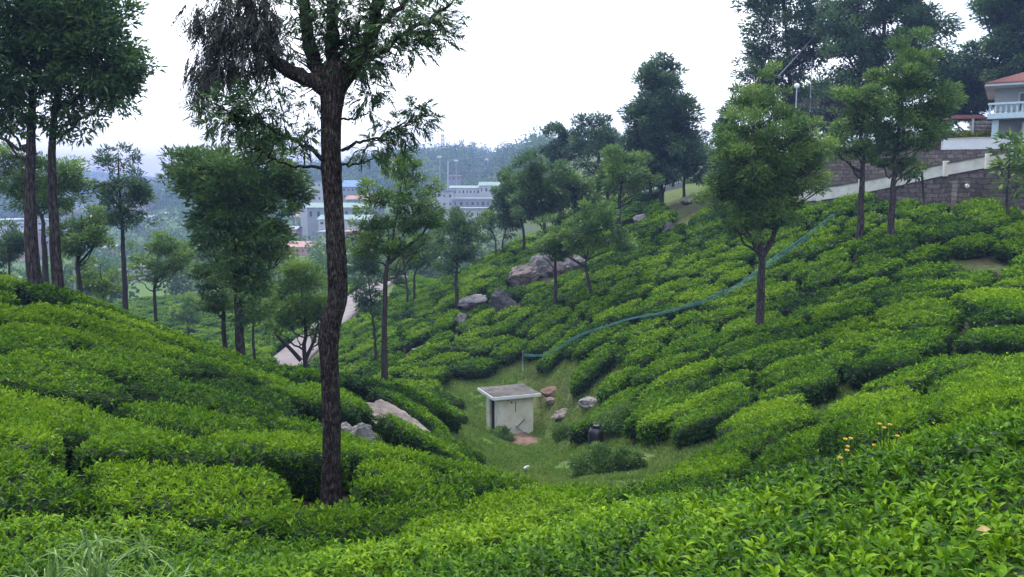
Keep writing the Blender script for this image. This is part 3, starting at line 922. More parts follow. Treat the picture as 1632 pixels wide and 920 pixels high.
def tree(name, label, px, Y, r0, blobs, trunk=None, leaf='leaf_mid', tone=0.0, dens=1.0, seed=1, group=None, forks=None, leaf_px=6.8, cat="tree", limbs=14, bark='bark_far', gaps=0.5, loose=1.0):
    """blobs: (px, py, rx, ry) ellipses of the crown in photo pixels at depth Y; trunk: pixels along the stem from the ground up"""
    rng = np.random.default_rng(seed * 101 + 3)
    X0 = at(px, 400, Y).x
    z0 = gz(X0, Y)
    base = np.array([X0, Y, z0 - 0.15])
    s = Y / F_PX
    root = thing(name, (X0, Y, z0), label, cat, group)
    pts = [base]
    for (tx, ty) in (trunk or []):
        pts.append(np.array(at(tx, ty, Y)))
    btop = min(blobs, key=lambda b: b[1] - b[3])
    topc = np.array(at(btop[0], btop[1] - btop[3] * 0.55, Y))
    pts.append(topc)
    Pt = smooth_path(pts, 26)
    Pt[1:-1, :2] += rng.normal(0, r0 * 0.18, (24, 2))
    Pt[1:-1] = (Pt[:-2] + 2 * Pt[1:-1] + Pt[2:]) / 4
    hts = np.linspace(0, 1, 26)
    rad = r0 * (1.0 - 0.86 * hts ** 1.15)
    rad[0] *= 1.35; rad[1] *= 1.1
    mb = MB()
    mb.tube(Pt, rad, 10)
    # clumps of foliage
    cl, cr = [], []
    areas = np.array([b[2] * b[3] for b in blobs], float)
    if Y > 40: blobs = [(b[0], b[1], b[2] * 1.12, b[3] * 1.12) for b in blobs]
    for b in blobs:
        c = np.array(at(b[0], b[1], Y + rng.normal(0, b[2] * s * 0.25)))
        rx, rz = b[2] * s, b[3] * s
        ry = (rx + rz) / 2 if rz < rx else rx
        ncl = int(max(7, 26 * (b[2] * b[3] / 2500.0) ** 0.55) * loose)
        q = rand_dirs(ncl, rng) * (rng.random(ncl) ** 0.40)[:, None]
        q = q * (0.80 + 0.30 * rng.random(ncl))[:, None]
        cl.append(c + q * np.array([rx, ry, rz]) * 0.95)
        cr.append(np.full(ncl, (rx * rz) ** 0.5) * (0.20 + 0.20 * rng.random(ncl)) * (26.0 / max(ncl, 26)) ** 0.15)
    cl, cr = np.concatenate(cl), np.concatenate(cr)
    # limbs reach from the stem out to clumps
    sel = rng.permutation(len(cl))[:limbs]
    for k in sel:
        c = cl[k]
        hd = math.hypot(c[0] - X0, c[1] - Y)
        zs = c[2] - 0.75 * hd - 0.2
        idx = int(np.clip(np.searchsorted(Pt[:, 2], zs), 5, 22))
        p0 = Pt[idx]
        r1 = min(rad[idx] * 0.55, r0 * 0.45)
        m1 = p0 * 0.55 + c * 0.45 + np.array([rng.normal(0, .1), rng.normal(0, .1), -0.10 * hd])
        Pl = smooth_path([p0, m1, c], 8)
        Pl[1:-1] += rng.normal(0, 0.03 + 0.02 * hd, (6, 3))
        mb.tube(Pl, np.linspace(r1, r1 * 0.15, 8), 5, cap=False)
        for _ in range(2):
            d = rand_dirs(1, rng)[0] * cr[k] * 1.1
            mb.tube(np.array([Pl[5], c + d * 0.5, c + d]), [r1 * 0.4, r1 * 0.25, r1 * 0.08], 4, cap=False)
    for fk in (forks or []):
        P_ = [np.array(at(a, b, Y)) for a, b in fk[0]]
        Pf = smooth_path(P_, 12)
        mb.tube(Pf, np.linspace(fk[1], fk[1] * 0.4, 12), 8)
    mb.build("trunk", M[bark], root, smooth=True)
    # leaves
    Lw = leaf_px * s
    Ww = Lw * 0.30
    tot_px = sum(math.pi * b[2] * b[3] for b in blobs)
    nl = int(dens * 3.4 * tot_px / (0.5 * leaf_px * leaf_px * 0.30))
    nl = min(nl, 70000)
    w = cr ** 2.2; w /= w.sum()
    who = rng.choice(len(cl), nl, p=w)
    q = rand_dirs(nl, rng) * (rng.random(nl) ** 0.45)[:, None]
    q[:, 2] *= 0.62
    P = cl[who] + q * cr[who][:, None] * (1.0 + 0.12 * rng.random(nl))[:, None]
    cen = np.average(cl, axis=0, weights=w)
    outw = cl[who] - cen
    outw /= np.linalg.norm(outw, axis=1, keepdims=True) + 1e-6
    ax = q * 1.0 + outw * 0.55 + rand_dirs(nl, rng) * 0.75 + np.array([[0, 0, 0.10]])
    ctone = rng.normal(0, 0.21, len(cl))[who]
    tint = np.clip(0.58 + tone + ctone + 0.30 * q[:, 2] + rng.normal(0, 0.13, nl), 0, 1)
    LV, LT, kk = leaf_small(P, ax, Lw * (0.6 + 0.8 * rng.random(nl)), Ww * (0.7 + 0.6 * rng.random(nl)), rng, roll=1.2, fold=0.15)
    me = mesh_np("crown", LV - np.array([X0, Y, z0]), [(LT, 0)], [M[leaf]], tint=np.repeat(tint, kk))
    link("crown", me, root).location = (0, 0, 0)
    return root

G1 = "silver oaks on the tea slopes"
TREES = [
 # left group
 dict(label="tall thick trunked dark tree, left one of the pair at the left crest", px=56, Y=20.5, r0=0.20, trunk=[(53, 440), (44, 330), (48, 220), (55, 100)], leaf='leaf_dark', tone=-.05,
      blobs=[(20, 90, 85, 100), (60, 10, 100, 70), (-20, 170, 70, 60), (35, 190, 45, 30), (70, -70, 80, 60), (10, 30, 70, 80), (-10, 120, 60, 70)], dens=1.1, leaf_px=11, bark='bark'),
 dict(label="tall dark tree with straight trunk, right one of the pair at the left crest", px=90, Y=20.8, r0=0.165, trunk=[(89, 440), (86, 330), (84, 220), (95, 120)], leaf='leaf_dark', tone=0.03,
      blobs=[(150, 90, 85, 95), (130, 10, 80, 70), (105, 190, 55, 42), (190, 130, 55, 40), (215, 95, 34, 40), (110, 60, 60, 60), (140, 150, 60, 50), (175, 40, 50, 60)], dens=1.05, leaf_px=11, bark='bark'),
 dict(label="olive tree with thin dark trunk behind the pair at the left crest", px=71, Y=31, r0=0.13, trunk=[(70, 400), (68, 350)], leaf='leaf_mid', blobs=[(60, 290, 72, 58), (15, 265, 40, 45), (100, 300, 40, 40)], tone=-.05),
 dict(label="bushy rounded tree between the crest pair and the tall slim tree", px=125, Y=30, r0=0.12, trunk=[(124, 420)], leaf='leaf_mid', blobs=[(130, 365, 48, 40), (105, 380, 22, 26), (155, 380, 24, 30)], tone=-.1,
      forks=[([(126, 420), (140, 405), (150, 390)], 0.06)]),
 dict(label="tall slim open crowned tree with pale straight trunk beyond the left crest", px=197, Y=36, r0=0.14, trunk=[(197, 450), (195, 380), (192, 320)], leaf='leaf_blue', tone=0.05,
      blobs=[(188, 258, 34, 30), (195, 300, 46, 38), (180, 345, 36, 24), (222, 335, 30, 34), (165, 300, 20, 18)], dens=0.75),
 dict(label="small spreading tree with thin stem just right of the tall slim tree", px=246, Y=42, r0=0.11, trunk=[(246, 470), (248, 440)], leaf='leaf_mid', tone=0.03, blobs=[(255, 405, 50, 32), (235, 430, 28, 22), (285, 400, 24, 22)], dens=0.85),
 dict(label="low leafy bush tree under the bushy rounded tree", px=160, Y=40, r0=0.09, leaf='leaf_mid', tone=0.05, blobs=[(160, 440, 32, 34), (180, 455, 18, 20)]),
 dict(label="dark tree cut by the left edge below the hillside town", px=10, Y=42, r0=0.12, leaf='leaf_dark', tone=0.05, blobs=[(12, 400, 34, 38), (-15, 405, 30, 34)]),
 dict(label="big dark dense tree behind the left crest, thick straight trunk", px=383, Y=24, r0=0.17, trunk=[(382, 540), (378, 450), (372, 370)], leaf='leaf_mid', tone=-0.16,
      blobs=[(385, 285, 78, 68), (330, 290, 62, 55), (445, 320, 48, 60), (400, 400, 58, 60), (300, 300, 40, 42), (345, 350, 48, 40), (395, 470, 42, 46), (430, 240, 40, 34), (365, 340, 70, 60), (290, 265, 40, 34), (425, 370, 50, 44), (370, 430, 44, 40), (470, 300, 26, 40)], dens=1.1, leaf_px=9, bark='bark'),
 dict(label="thinner trunked dark tree joined to the big dense tree on its left", px=357, Y=27, r0=0.10, trunk=[(357, 520), (354, 450)], leaf='leaf_mid', tone=-0.16, blobs=[(335, 435, 38, 32), (345, 475, 36, 28), (330, 390, 30, 30), (300, 260, 40, 30)]),
 dict(label="many stemmed leafy tree in front of the pink road", px=488, Y=29, r0=0.11, trunk=[(484, 560), (488, 520)], leaf='leaf_mid', tone=0.02, blobs=[(485, 465, 52, 50), (455, 500, 36, 38), (505, 520, 34, 34), (475, 430, 30, 22)],
      forks=[([(480, 575), (462, 555), (440, 535), (433, 515)], 0.09), ([(486, 575), (500, 545), (508, 515)], 0.08)]),
 dict(label="pale small shrub tree far beyond the left crest", px=296, Y=64, r0=0.08, leaf='leaf_mid', tone=0.15, blobs=[(296, 497, 22, 26)]),
 dict(label="thin trunked sapling just right of the big dense tree", px=402, Y=40, r0=0.10, trunk=[(402, 530)], leaf='leaf_mid', tone=0.0, blobs=[(405, 490, 26, 34), (420, 470, 22, 30)]),
 dict(label="leafy open crowned tree with lone slender trunk left of the hut", px=612, Y=25, r0=0.125, trunk=[(613, 600), (611, 520), (616, 430), (622, 400)], leaf='leaf_mid', tone=0.0,
      blobs=[(645, 275, 40, 30), (615, 320, 46, 40), (670, 340, 38, 42), (600, 370, 42, 38), (640, 385, 40, 34), (690, 300, 18, 24), (575, 390, 22, 22)], dens=0.95,
      forks=[([(620, 420), (645, 395), (672, 376), (688, 350)], 0.06)]),
 dict(label="thin small crowned tree on the slope beside the pink road", px=597, Y=42, r0=0.09, trunk=[(597, 530)], leaf='leaf_blue', tone=0.05, blobs=[(592, 480, 28, 24), (585, 440, 26, 30), (580, 400, 24, 28)]),
 dict(label="dark layered tree with drooping lower leaves above the pale boulders", px=728, Y=49, r0=0.14, trunk=[(727, 440)], leaf='leaf_dark', tone=0.08, blobs=[(735, 350, 32, 26), (725, 385, 42, 30), (715, 425, 26, 26), (755, 380, 22, 26)], dens=0.9),
 dict(label="slender tree on the lower slope, left one of the twin thin trunks", px=648, Y=56, r0=0.10, trunk=[(648, 450)], leaf='leaf_mid', tone=-.08, blobs=[(640, 410, 30, 26), (625, 430, 20, 20)]),
 dict(label="slender tree on the lower slope, right one of the twin thin trunks", px=660, Y=57, r0=0.11, trunk=[(660, 440)], leaf='leaf_mid', tone=-.05, blobs=[(672, 400, 30, 28), (690, 380, 24, 22)]),
 dict(label="small pale tree with thin stem, left one of the pair on the bright far slope", px=790, Y=63, r0=0.09, trunk=[(790, 385)], leaf='leaf_mid', tone=-.1, blobs=[(783, 358, 20, 20), (775, 350, 14, 14)], dens=.8),
 dict(label="small pale tree with thin stem, right one of the pair on the bright far slope", px=801, Y=62.5, r0=0.09, trunk=[(801, 385)], leaf='leaf_mid', tone=-.1, blobs=[(808, 355, 20, 22), (815, 345, 12, 14)], dens=.8),
 dict(label="dark crowned tree on the far slope left of the grouped crowns", px=835, Y=60, r0=0.15, trunk=[(835, 370)], leaf='leaf_dark', tone=0.05, blobs=[(808, 310, 26, 36), (825, 335, 26, 22), (800, 335, 24, 24), (812, 285, 18, 18)]),
 dict(label="slim straight tree with feathery low crown above the boulders", px=885, Y=41, r0=0.115, trunk=[(885, 450), (885, 410)], leaf='leaf_mid', tone=0.0, blobs=[(885, 375, 34, 34), (905, 385, 30, 28), (868, 395, 20, 20)], dens=0.9),
 dict(label="crooked trunked tree with wide flat crown above the teal net", px=944, Y=39, r0=0.12, trunk=[(943, 480), (940, 450), (932, 425), (935, 410)], leaf='leaf_mid', tone=-.03, blobs=[(945, 370, 44, 38), (990, 380, 34, 30), (955, 335, 34, 28), (915, 375, 26, 26)], dens=0.95,
      forks=[([(932, 425), (910, 412), (898, 402)], 0.07), ([(935, 415), (955, 405), (975, 398)], 0.06)]),
 dict(label="broad dark domed tree, tallest of the grouped crowns on the middle slope", px=868, Y=53, r0=0.17, trunk=[(868, 360)], leaf='leaf_dark', tone=0.12, blobs=[(865, 290, 44, 46), (850, 325, 34, 28), (885, 320, 34, 34), (855, 265, 26, 24)], dens=1.15),
 dict(label="leafy lighter tree on the right of the grouped crowns on the middle slope", px=915, Y=54, r0=0.14, trunk=[(914, 365)], leaf='leaf_mid', tone=-.04, blobs=[(918, 300, 34, 36), (935, 325, 28, 24), (905, 335, 24, 22)]),
 dict(label="round leafy bright tree just below the ridge", px=987, Y=50, r0=0.16, trunk=[(987, 320)], leaf='leaf_mid', tone=0.05, blobs=[(998, 270, 42, 38), (975, 285, 24, 28), (1025, 280, 22, 26)], dens=1.15),
 dict(label="dark tree on the skyline, left one of the two ridge crowns", px=892, Y=72, r0=0.2, leaf='leaf_blue', tone=-.05, blobs=[(890, 222, 26, 28), (880, 245, 20, 20), (905, 240, 20, 22)]),
 dict(label="dark wide tree on the skyline, right one of the two ridge crowns", px=952, Y=70, r0=0.22, leaf='leaf_blue', tone=-.05, blobs=[(955, 215, 36, 34), (930, 240, 26, 28), (975, 245, 24, 28), (950, 265, 30, 22)]),
 dict(label="tall pointed dark tree alone on the ridge top", px=1054, Y=58, r0=0.2, trunk=[(1054, 290), (1052, 240)], leaf='leaf_blue', tone=0.04,
      blobs=[(1046, 110, 26, 24), (1046, 150, 42, 36), (1040, 195, 46, 40), (1070, 205, 36, 44), (1045, 240, 48, 34), (1075, 250, 30, 30), (1015, 190, 20, 24), (1020, 235, 24, 30), (1060, 268, 40, 22), (1052, 130, 36, 36), (1056, 225, 56, 52), (1054, 175, 48, 44)], dens=1.1, limbs=18),
 dict(label="slim dark trunked tree left of the pointed ridge tree", px=1036, Y=60, r0=0.16, trunk=[(1036, 290)], leaf='leaf_blue', tone=-.05, blobs=[(1030, 245, 24, 26), (1018, 225, 20, 20)]),
 dict(label="low dark tree with pale bare stems right of the pointed ridge tree", px=1088, Y=60, r0=0.12, trunk=[(1090, 290), (1092, 260)], leaf='leaf_blue', tone=0.0, blobs=[(1100, 250, 22, 34), (1110, 275, 20, 24), (1092, 215, 16, 26)],
      forks=[([(1072, 298), (1078, 275), (1084, 262)], 0.09)]),
 dict(label="big forked leafy tree standing on the right hillside", px=1213, Y=27, r0=0.165, trunk=[(1213, 470), (1215, 410), (1208, 370), (1205, 320)], leaf='leaf_mid', tone=0.02,
      blobs=[(1215, 145, 42, 40), (1205, 205, 62, 52), (1255, 225, 60, 56), (1170, 250, 50, 50), (1215, 285, 76, 56), (1275, 275, 48, 44), (1165, 310, 50, 42), (1240, 340, 62, 36), (1190, 350, 50, 34), (1300, 240, 26, 40)],
      forks=[([(1216, 408), (1232, 380), (1240, 345), (1238, 300)], 0.11), ([(1213, 410), (1195, 375), (1182, 345)], 0.10)], dens=1.15, bark='bark', limbs=26),
 dict(label="straight trunked tree in front of the stone wall, left of two", px=1370, Y=34, r0=0.17, trunk=[(1371, 340), (1374, 280), (1376, 250)], leaf='leaf_mid', tone=-.06,
      blobs=[(1370, 205, 50, 46), (1345, 235, 34, 30), (1395, 235, 34, 34), (1360, 160, 42, 36)], forks=[([(1374, 285), (1364, 278), (1359, 272)], 0.09)], bark='bark'),
 dict(label="taller broad tree with slightly leaning trunk in front of the stone wall", px=1420, Y=33.5, r0=0.16, trunk=[(1421, 340), (1425, 280), (1428, 230)], leaf='leaf_mid', tone=0.0,
      blobs=[(1455, 85, 42, 40), (1430, 130, 56, 44), (1475, 150, 46, 56), (1415, 180, 46, 40), (1455, 205, 56, 44), (1440, 265, 50, 24), (1490, 195, 30, 36)], dens=1.15, bark='bark', limbs=22,
      forks=[([(1428, 245), (1445, 232), (1462, 228)], 0.09)]),
 dict(label="very tall dark airy tree behind the forked tree, against white sky", px=1262, Y=60, r0=0.3, trunk=[(1262, 200), (1258, 120)], leaf='leaf_blue', tone=0.0,
      blobs=[(1250, 40, 58, 50), (1225, 90, 44, 44), (1280, 90, 44, 44), (1245, -30, 60, 50), (1210, 130, 34, 36), (1195, 165, 26, 30), (1300, 40, 30, 42), (1255, 140, 44, 30)], dens=1.0, limbs=26),
 dict(label="huge dark spreading tree towering behind the wall trees", px=1400, Y=54, r0=0.32, trunk=[(1398, 190), (1400, 120), (1410, 60)], leaf='leaf_blue', tone=-.02,
      blobs=[(1400, 30, 70, 52), (1460, 45, 52, 50), (1345, 50, 44, 46), (1410, -30, 80, 40), (1350, 100, 42, 34), (1480, 90, 34, 40), (1420, 90, 50, 34), (1375, 130, 40, 22)], dens=1.15, limbs=30),
 dict(label="dark slim conifer like tree left of the forked tree's crown", px=1156, Y=50, r0=0.14, trunk=[(1157, 290)], leaf='leaf_blue', tone=0.02, blobs=[(1156, 180, 16, 22), (1158, 220, 26, 34), (1150, 260, 34, 34), (1165, 285, 36, 24)]),
 dict(label="dark dense tree behind the small red roofed pergola", px=1545, Y=66, r0=0.22, leaf='leaf_dark', tone=-.12, blobs=[(1535, 120, 42, 46), (1560, 165, 46, 36), (1520, 165, 34, 34), (1590, 140, 40, 40), (1510, 110, 26, 30)], dens=1.4),
 dict(label="tall dark drooping tree above the house, cut by the right edge", px=1618, Y=62, r0=0.26, leaf='leaf_dark', tone=-.10, blobs=[(1600, 40, 42, 56), (1640, 20, 54, 64), (1595, 95, 36, 38), (1650, 90, 54, 44), (1610, 0, 50, 50), (1625, 110, 44, 30)], dens=1.35),
 dict(label="feathery young tree by the stone wall at the right edge", px=1606, Y=33, r0=0.07, trunk=[(1604, 310)], leaf='leaf_mid', tone=0.0, blobs=[(1612, 232, 30, 26), (1592, 268, 22, 20), (1625, 285, 24, 26), (1640, 250, 30, 40)], dens=0.6, leaf_px=14),
 dict(label="dense dark tree filling the gap behind the globe lamp", px=1300, Y=70, r0=0.2, leaf='leaf_dark', tone=-.05, blobs=[(1300, 165, 46, 36), (1340, 150, 40, 34), (1265, 180, 34, 30), (1320, 205, 50, 30)], dens=1.1),
 dict(label="low dark tree behind the road wall, left of the pointed ridge tree", px=1008, Y=82, r0=0.12, leaf='leaf_blue', tone=-.1, blobs=[(1005, 282, 26, 22), (1030, 288, 22, 18)]),
 dict(label="low dark tree behind the road wall, under the pointed ridge tree", px=1062, Y=84, r0=0.12, leaf='leaf_blue', tone=-.1, blobs=[(1056, 272, 26, 24), (1080, 278, 24, 20)]),
 dict(label="low dark tree behind the road wall, right of the pointed ridge tree", px=1122, Y=80, r0=0.12, leaf='leaf_blue', tone=-.05, blobs=[(1118, 262, 26, 30), (1140, 280, 26, 24), (1100, 285, 20, 18)]),
 dict(label="brown leaved creeper shrub under the very tall airy tree", px=1330, Y=56, r0=0.1, leaf='leaf_dead', tone=0.0, blobs=[(1320, 175, 36, 26), (1350, 185, 26, 24)], cat="shrub"),
]
for k, t in enumerate(TREES):
    t.setdefault('group', G1)
    nm = "shrub" if t.get('cat') == "shrub" else "silver_oak_tree"
    tree(nm, seed=k + 1, **t)
print("trees done")

# ------------------------------------------------------------------ the near foreground tree
def frond_leaves(P, A, L, rng, pairs=7, lw=0.16, droop=0.5, lat=0.42):
    """pinnate fronds: thin leaflets in pairs along a curved rachis"""
    n = len(P)
    a, s, u = frame_from(A, rng)
    r = rng.normal(0, 0.6, n)[:, None]
    s, u = s * np.cos(r) + u * np.sin(r), u * np.cos(r) - s * np.sin(r)
    Vs, Ts, o = [], [], 0
    L = L[:, None]
    for k in range(pairs + 1):
        t = 0.18 + 0.8 * k / pairs
        c = P + a * L * t + np.array([[0, 0, -1.0]]) * L * droop * t * t
        taper = math.sin(math.pi * min(0.98, 0.22 + 0.72 * t)) * 0.9 + 0.1
        for sg in ((-1, 1) if k < pairs else (0,)):
            ax = a * 0.75 + s * sg * 0.8 + np.array([[0, 0, -0.25]]) + rng.normal(0, 0.14, (n, 3))
            V, T, kk = leaf_small(c, ax, (L[:, 0] * lat * taper), (L[:, 0] * lat * taper * lw * 1.5), rng, roll=0.5, fold=0.2)
            Vs.append(V); Ts.append(T + o); o += len(V)
    V, T, kk = leaf_small(P, a + np.array([[0, 0, -droop * 0.5]]), L[:, 0] * 1.0, L[:, 0] * 0.035, rng, roll=0.1, fold=0)
    Vs.append(V); Ts.append(T + o)
    return np.concatenate(Vs), np.concatenate(Ts)

def foreground_tree():
    Y = 9.5
    rng = np.random.default_rng(99)
    b0 = at(530, 812, Y)
    zb = gz(b0.x, Y)
    root = thing("silver_oak_tree", (b0.x, Y, zb), "tall foreground tree with ridged dark trunk and withered hanging foliage at its upper left", "tree", G1)
    path = [(530, 830, 38), (529, 800, 37), (528, 740, 35), (529, 680, 34.5), (527, 620, 34), (524, 570, 35), (523, 545, 37), (528, 510, 41), (538, 480, 38), (538, 440, 37), (535, 380, 36), (531, 320, 36), (527, 270, 38), (527, 220, 37), (528, 180, 39), (530, 150, 47), (531, 130, 50), (534, 100, 34)]
    pts = [at(a, b, Y) for a, b, w in path]
    wid = [0.86 * w * Y / F_PX / 2 for a, b, w in path]
    n = 420; k = 72
    t = np.linspace(0, 1, len(pts)); tt = np.linspace(0, 1, n)
    P = np.array([list(p) for p in pts])
    zs = P[:, 2]
    Pc = np.stack([np.interp(tt, t, P[:, j]) for j in range(3)], 1)
    R = np.interp(tt, t, wid)
    for _ in range(60):
        Pc[1:-1] = (Pc[:-2] + 2 * Pc[1:-1] + Pc[2:]) / 4
        R[1:-1] = (R[:-2] + 2 * R[1:-1] + R[2:]) / 4
    ang = np.linspace(0, 2 * np.pi, k, endpoint=False)
    A, I = np.meshgrid(ang, np.arange(n))
    zz = Pc[:, 2][:, None] + 0 * A
    q = np.stack([np.cos(A) * 5.5, np.sin(A) * 5.5, zz * 1.3], -1)
    furrow = np.abs(fbm(q, 1.0, 41, 4) - 0.5) * 2
    fine = fbm(np.stack([np.cos(A) * 12, np.sin(A) * 12, zz * 3.5], -1), 1.0, 47, 3)
    bulge = fbm(np.stack([np.cos(A), np.sin(A), zz * 1.2], -1), 1.0, 53, 3) - 0.5
    ringy = np.exp(-((zz - at(520, 545, Y).z) / 0.10) ** 2) * 0.10 + np.exp(-((zz - at(520, 268, Y).z) / 0.05) ** 2) * 0.06
    flare = np.exp(-(zz - zb) / 0.25) * 0.25
    Rr = R[:, None] * (1 - 0.11 * np.clip(1 - furrow * 3.0, 0, 1) + 0.06 * (fine - 0.5) + 0.12 * bulge + ringy + np.clip(flare, 0, .4))
    V = np.stack([Pc[:, 0][:, None] + Rr * np.cos(A), Pc[:, 1][:, None] + Rr * np.sin(A), zz], -1).reshape(-1, 3)
    ii = np.arange(n - 1)[:, None] * k
    j = np.arange(k)[None]; j2 = (j + 1) % k
    Fq = np.stack([ii + j, ii + j2, ii + k + j2, ii + k + j], -1).reshape(-1, 4)
    mb = MB()
    mb.v.append(V); mb.f[4] = [list(map(int, f)) for f in Fq]; mb.n = len(V)
    def limb(pp, r0, r1, dy=(0, 0)):
        m = len(pp)
        Q = smooth_path([np.array(at(a, b, Y + dy[0] + (dy[1] - dy[0]) * i / (m - 1))) for i, (a, b) in enumerate(pp)], 22)
        Q[2:-1] += rng.normal(0, 0.012, (19, 3))
        rr = 0.8 * np.linspace(r0, r1, 22) * (1 + rng.normal(0, 0.05, 22))
        mb.tube(Q, rr, 12)
        return Q
    tips = []
    L1 = limb([(525, 150), (500, 130), (465, 118), (440, 100), (420, 78), (405, 40), (390, 0), (375, -60)], .125, .05, (0, -0.6))
    L2 = limb([(527, 140), (505, 110), (492, 70), (488, 30), (484, -30), (478, -110)], .12, .07, (0, 0.5))
    L3 = limb([(533, 140), (529, 90), (530, 40), (526, -40), (520, -140)], .12, .06, (0, 0.2))
    L4 = limb([(540, 140), (562, 110), (585, 70), (602, 20), (610, -40), (618, -120)], .13, .07, (0, 0.4))
    L5 = limb([(560, 112), (590, 92), (618, 78), (650, 50), (690, 25), (720, 5)], .06, .015, (0, -0.8))
    L6 = limb([(520, 262), (495, 235), (470, 225), (430, 205), (400, 190), (345, 185)], .035, .008, (0, -1.2))
    L7 = limb([(545, 240), (575, 225), (600, 222), (640, 200), (680, 180)], .025, .007, (0, -0.8))
    L8 = limb([(545, 262), (575, 262), (598, 250), (622, 235)], .018, .005, (0, 0.5))
    L9 = limb([(520, 270), (490, 266), (450, 262), (420, 245), (395, 225)], .028, .006, (0, 0.3))
    L10 = limb([(540, 190), (560, 190), (585, 180), (612, 160)], .018, .005, (0, -0.3))
    L11 = limb([(526, 60), (545, 70), (560, 60), (575, 30)], .04, .02, (0, 0.5))
    L12 = limb([(600, 40), (630, 20), (655, -10), (680, -50)], .05, .02, (0, 0.2))
    L13 = limb([(440, 100), (420, 110), (400, 120), (385, 140)], .03, .008, (-.2, -.6))
    # sprays: (centre px, py, radius px, count, limb it hangs on)
    spr = [(365, 190, 42, 110, L6), (405, 178, 38, 110, L6), (450, 205, 38, 80, L6), (340, 180, 28, 50, L6), (420, 215, 36, 80, L9), (385, 160, 30, 60, L6), (480, 225, 24, 40, L6), (400, 245, 30, 60, L9),
           (640, 200, 28, 75, L7), (672, 182, 20, 60, L7), (612, 225, 28, 70, L7), (585, 240, 22, 40, L8), (580, 160, 20, 36, L10), (600, 140, 22, 40, L10), (625, 250, 20, 34, L8),
           (640, 50, 40, 120, L5), (690, 30, 36, 120, L5), (600, 95, 34, 110, L5), (660, 75, 28, 60, L5), (700, 60, 22, 40, L5), (575, 95, 34, 130, L4), (560, 60, 42, 150, L4), (600, 30, 44, 140, L4), (655, 0, 46, 130, L12), (700, -30, 40, 90, L12),
           (535, 85, 30, 150, L3), (515, 40, 40, 110, L3), (480, 20, 40, 90, L2), (545, 10, 44, 120, L3), (460, 60, 26, 40, L2), (440, 130, 26, 36, L13), (470, 90, 22, 36, L2), (420, 140, 20, 26, L13),
           (580, -20, 60, 110, L4), (500, -50, 60, 100, L3), (450, -40, 50, 90, L2), (490, 150, 20, 26, L2)]
    P, Aa, Ll = [], [], []
    for px, py, rp, cnt, Lb in spr:
        cnt = int(cnt * 0.62)
        c = np.array(at(px, py, float(Lb[np.argmin(np.abs(proj(Lb)[0] - px) + np.abs(proj(Lb)[1] - py))][1])))
        r = rp * Y / F_PX
        qd = rand_dirs(cnt, rng) * (rng.random(cnt) ** 0.5)[:, None]
        pts_ = c + qd * np.array([r, r * 1.1, r * 0.75])
        # twigs from the limb to a few points
        for m in range(6):
            tp = pts_[m]
            kk = int(np.argmin(np.linalg.norm(Lb - tp, axis=1)))
            st = Lb[max(2, kk - 3)]
            mb.tube(smooth_path([st, st * .5 + tp * .5 + np.array([0, 0, -.03]), tp], 6), np.linspace(.010, .003, 6), 4, cap=False)
        P.append(pts_)
        Aa.append(qd * 1.0 + rand_dirs(cnt, rng) * 0.6 + np.array([[0, 0, -0.05]]) + (pts_ - np.array(at(530, 130, Y))) * 0.18)
        Ll.append((0.13 + 0.12 * rng.random(cnt)))
    mb.build("trunk", M['bark_near'], root, smooth=True)
    P, Aa, Ll = np.concatenate(P), np.concatenate(Aa), np.concatenate(Ll)
    V, T = frond_leaves(P, Aa, Ll, rng, pairs=6, lw=0.17, droop=0.25)
    tint = np.clip(rng.normal(0.42, 0.18, len(V) // 4), 0, 1)
    me = mesh_np("crown", V - np.array([b0.x, Y, zb]), [(T, 0)], [M['leaf_dark']], tint=np.repeat(tint, 4))
    link("crown", me, root).location = (0, 0, 0)
    # withered hanging foliage
    P, Aa, Ll = [], [], []
    for px, py, rx, ry, cnt in [(395, 30, 42, 50, 420), (350, 30, 34, 40, 260), (330, 110, 18, 40, 130), (360, 75, 24, 40, 200), (425, 45, 26, 45, 260), (315, 20, 16, 25, 60), (322, 140, 12, 22, 60), (405, 90, 22, 30, 120), (385, -30, 60, 40, 300), (375, 110, 12, 24, 50), (312, 95, 10, 40, 60), (345, 100, 14, 30, 70)]:
        cnt = int(cnt * 0.4)
        c = np.array(at(px, py, 9.1))
        qd = rand_dirs(cnt, rng) * (rng.random(cnt) ** 0.5)[:, None]
        P.append(c + qd * np.array([rx, (rx + ry) / 2, ry]) * 9.1 / F_PX)
        Aa.append(np.array([[-0.12, 0, -1.0]]) + rng.normal(0, 0.35, (cnt, 3)))
        Ll.append(0.16 + 0.20 * rng.random(cnt))
    P, Aa, Ll = np.concatenate(P), np.concatenate(Aa), np.concatenate(Ll)
    V, T = frond_leaves(P, Aa, Ll, rng, pairs=7, lw=0.13, droop=0.15, lat=0.32)
    tint = np.clip(rng.normal(0.42, 0.2, len(V) // 4), 0, 1)
    me = mesh_np("withered_foliage", V - np.array([b0.x, Y, zb]), [(T, 0)], [M['leaf_dead']], tint=np.repeat(tint, 4))
    o = link("withered_foliage", me, root); o.location = (0, 0, 0); o['label'] = "grey brown withered hanging leaves"
foreground_tree()

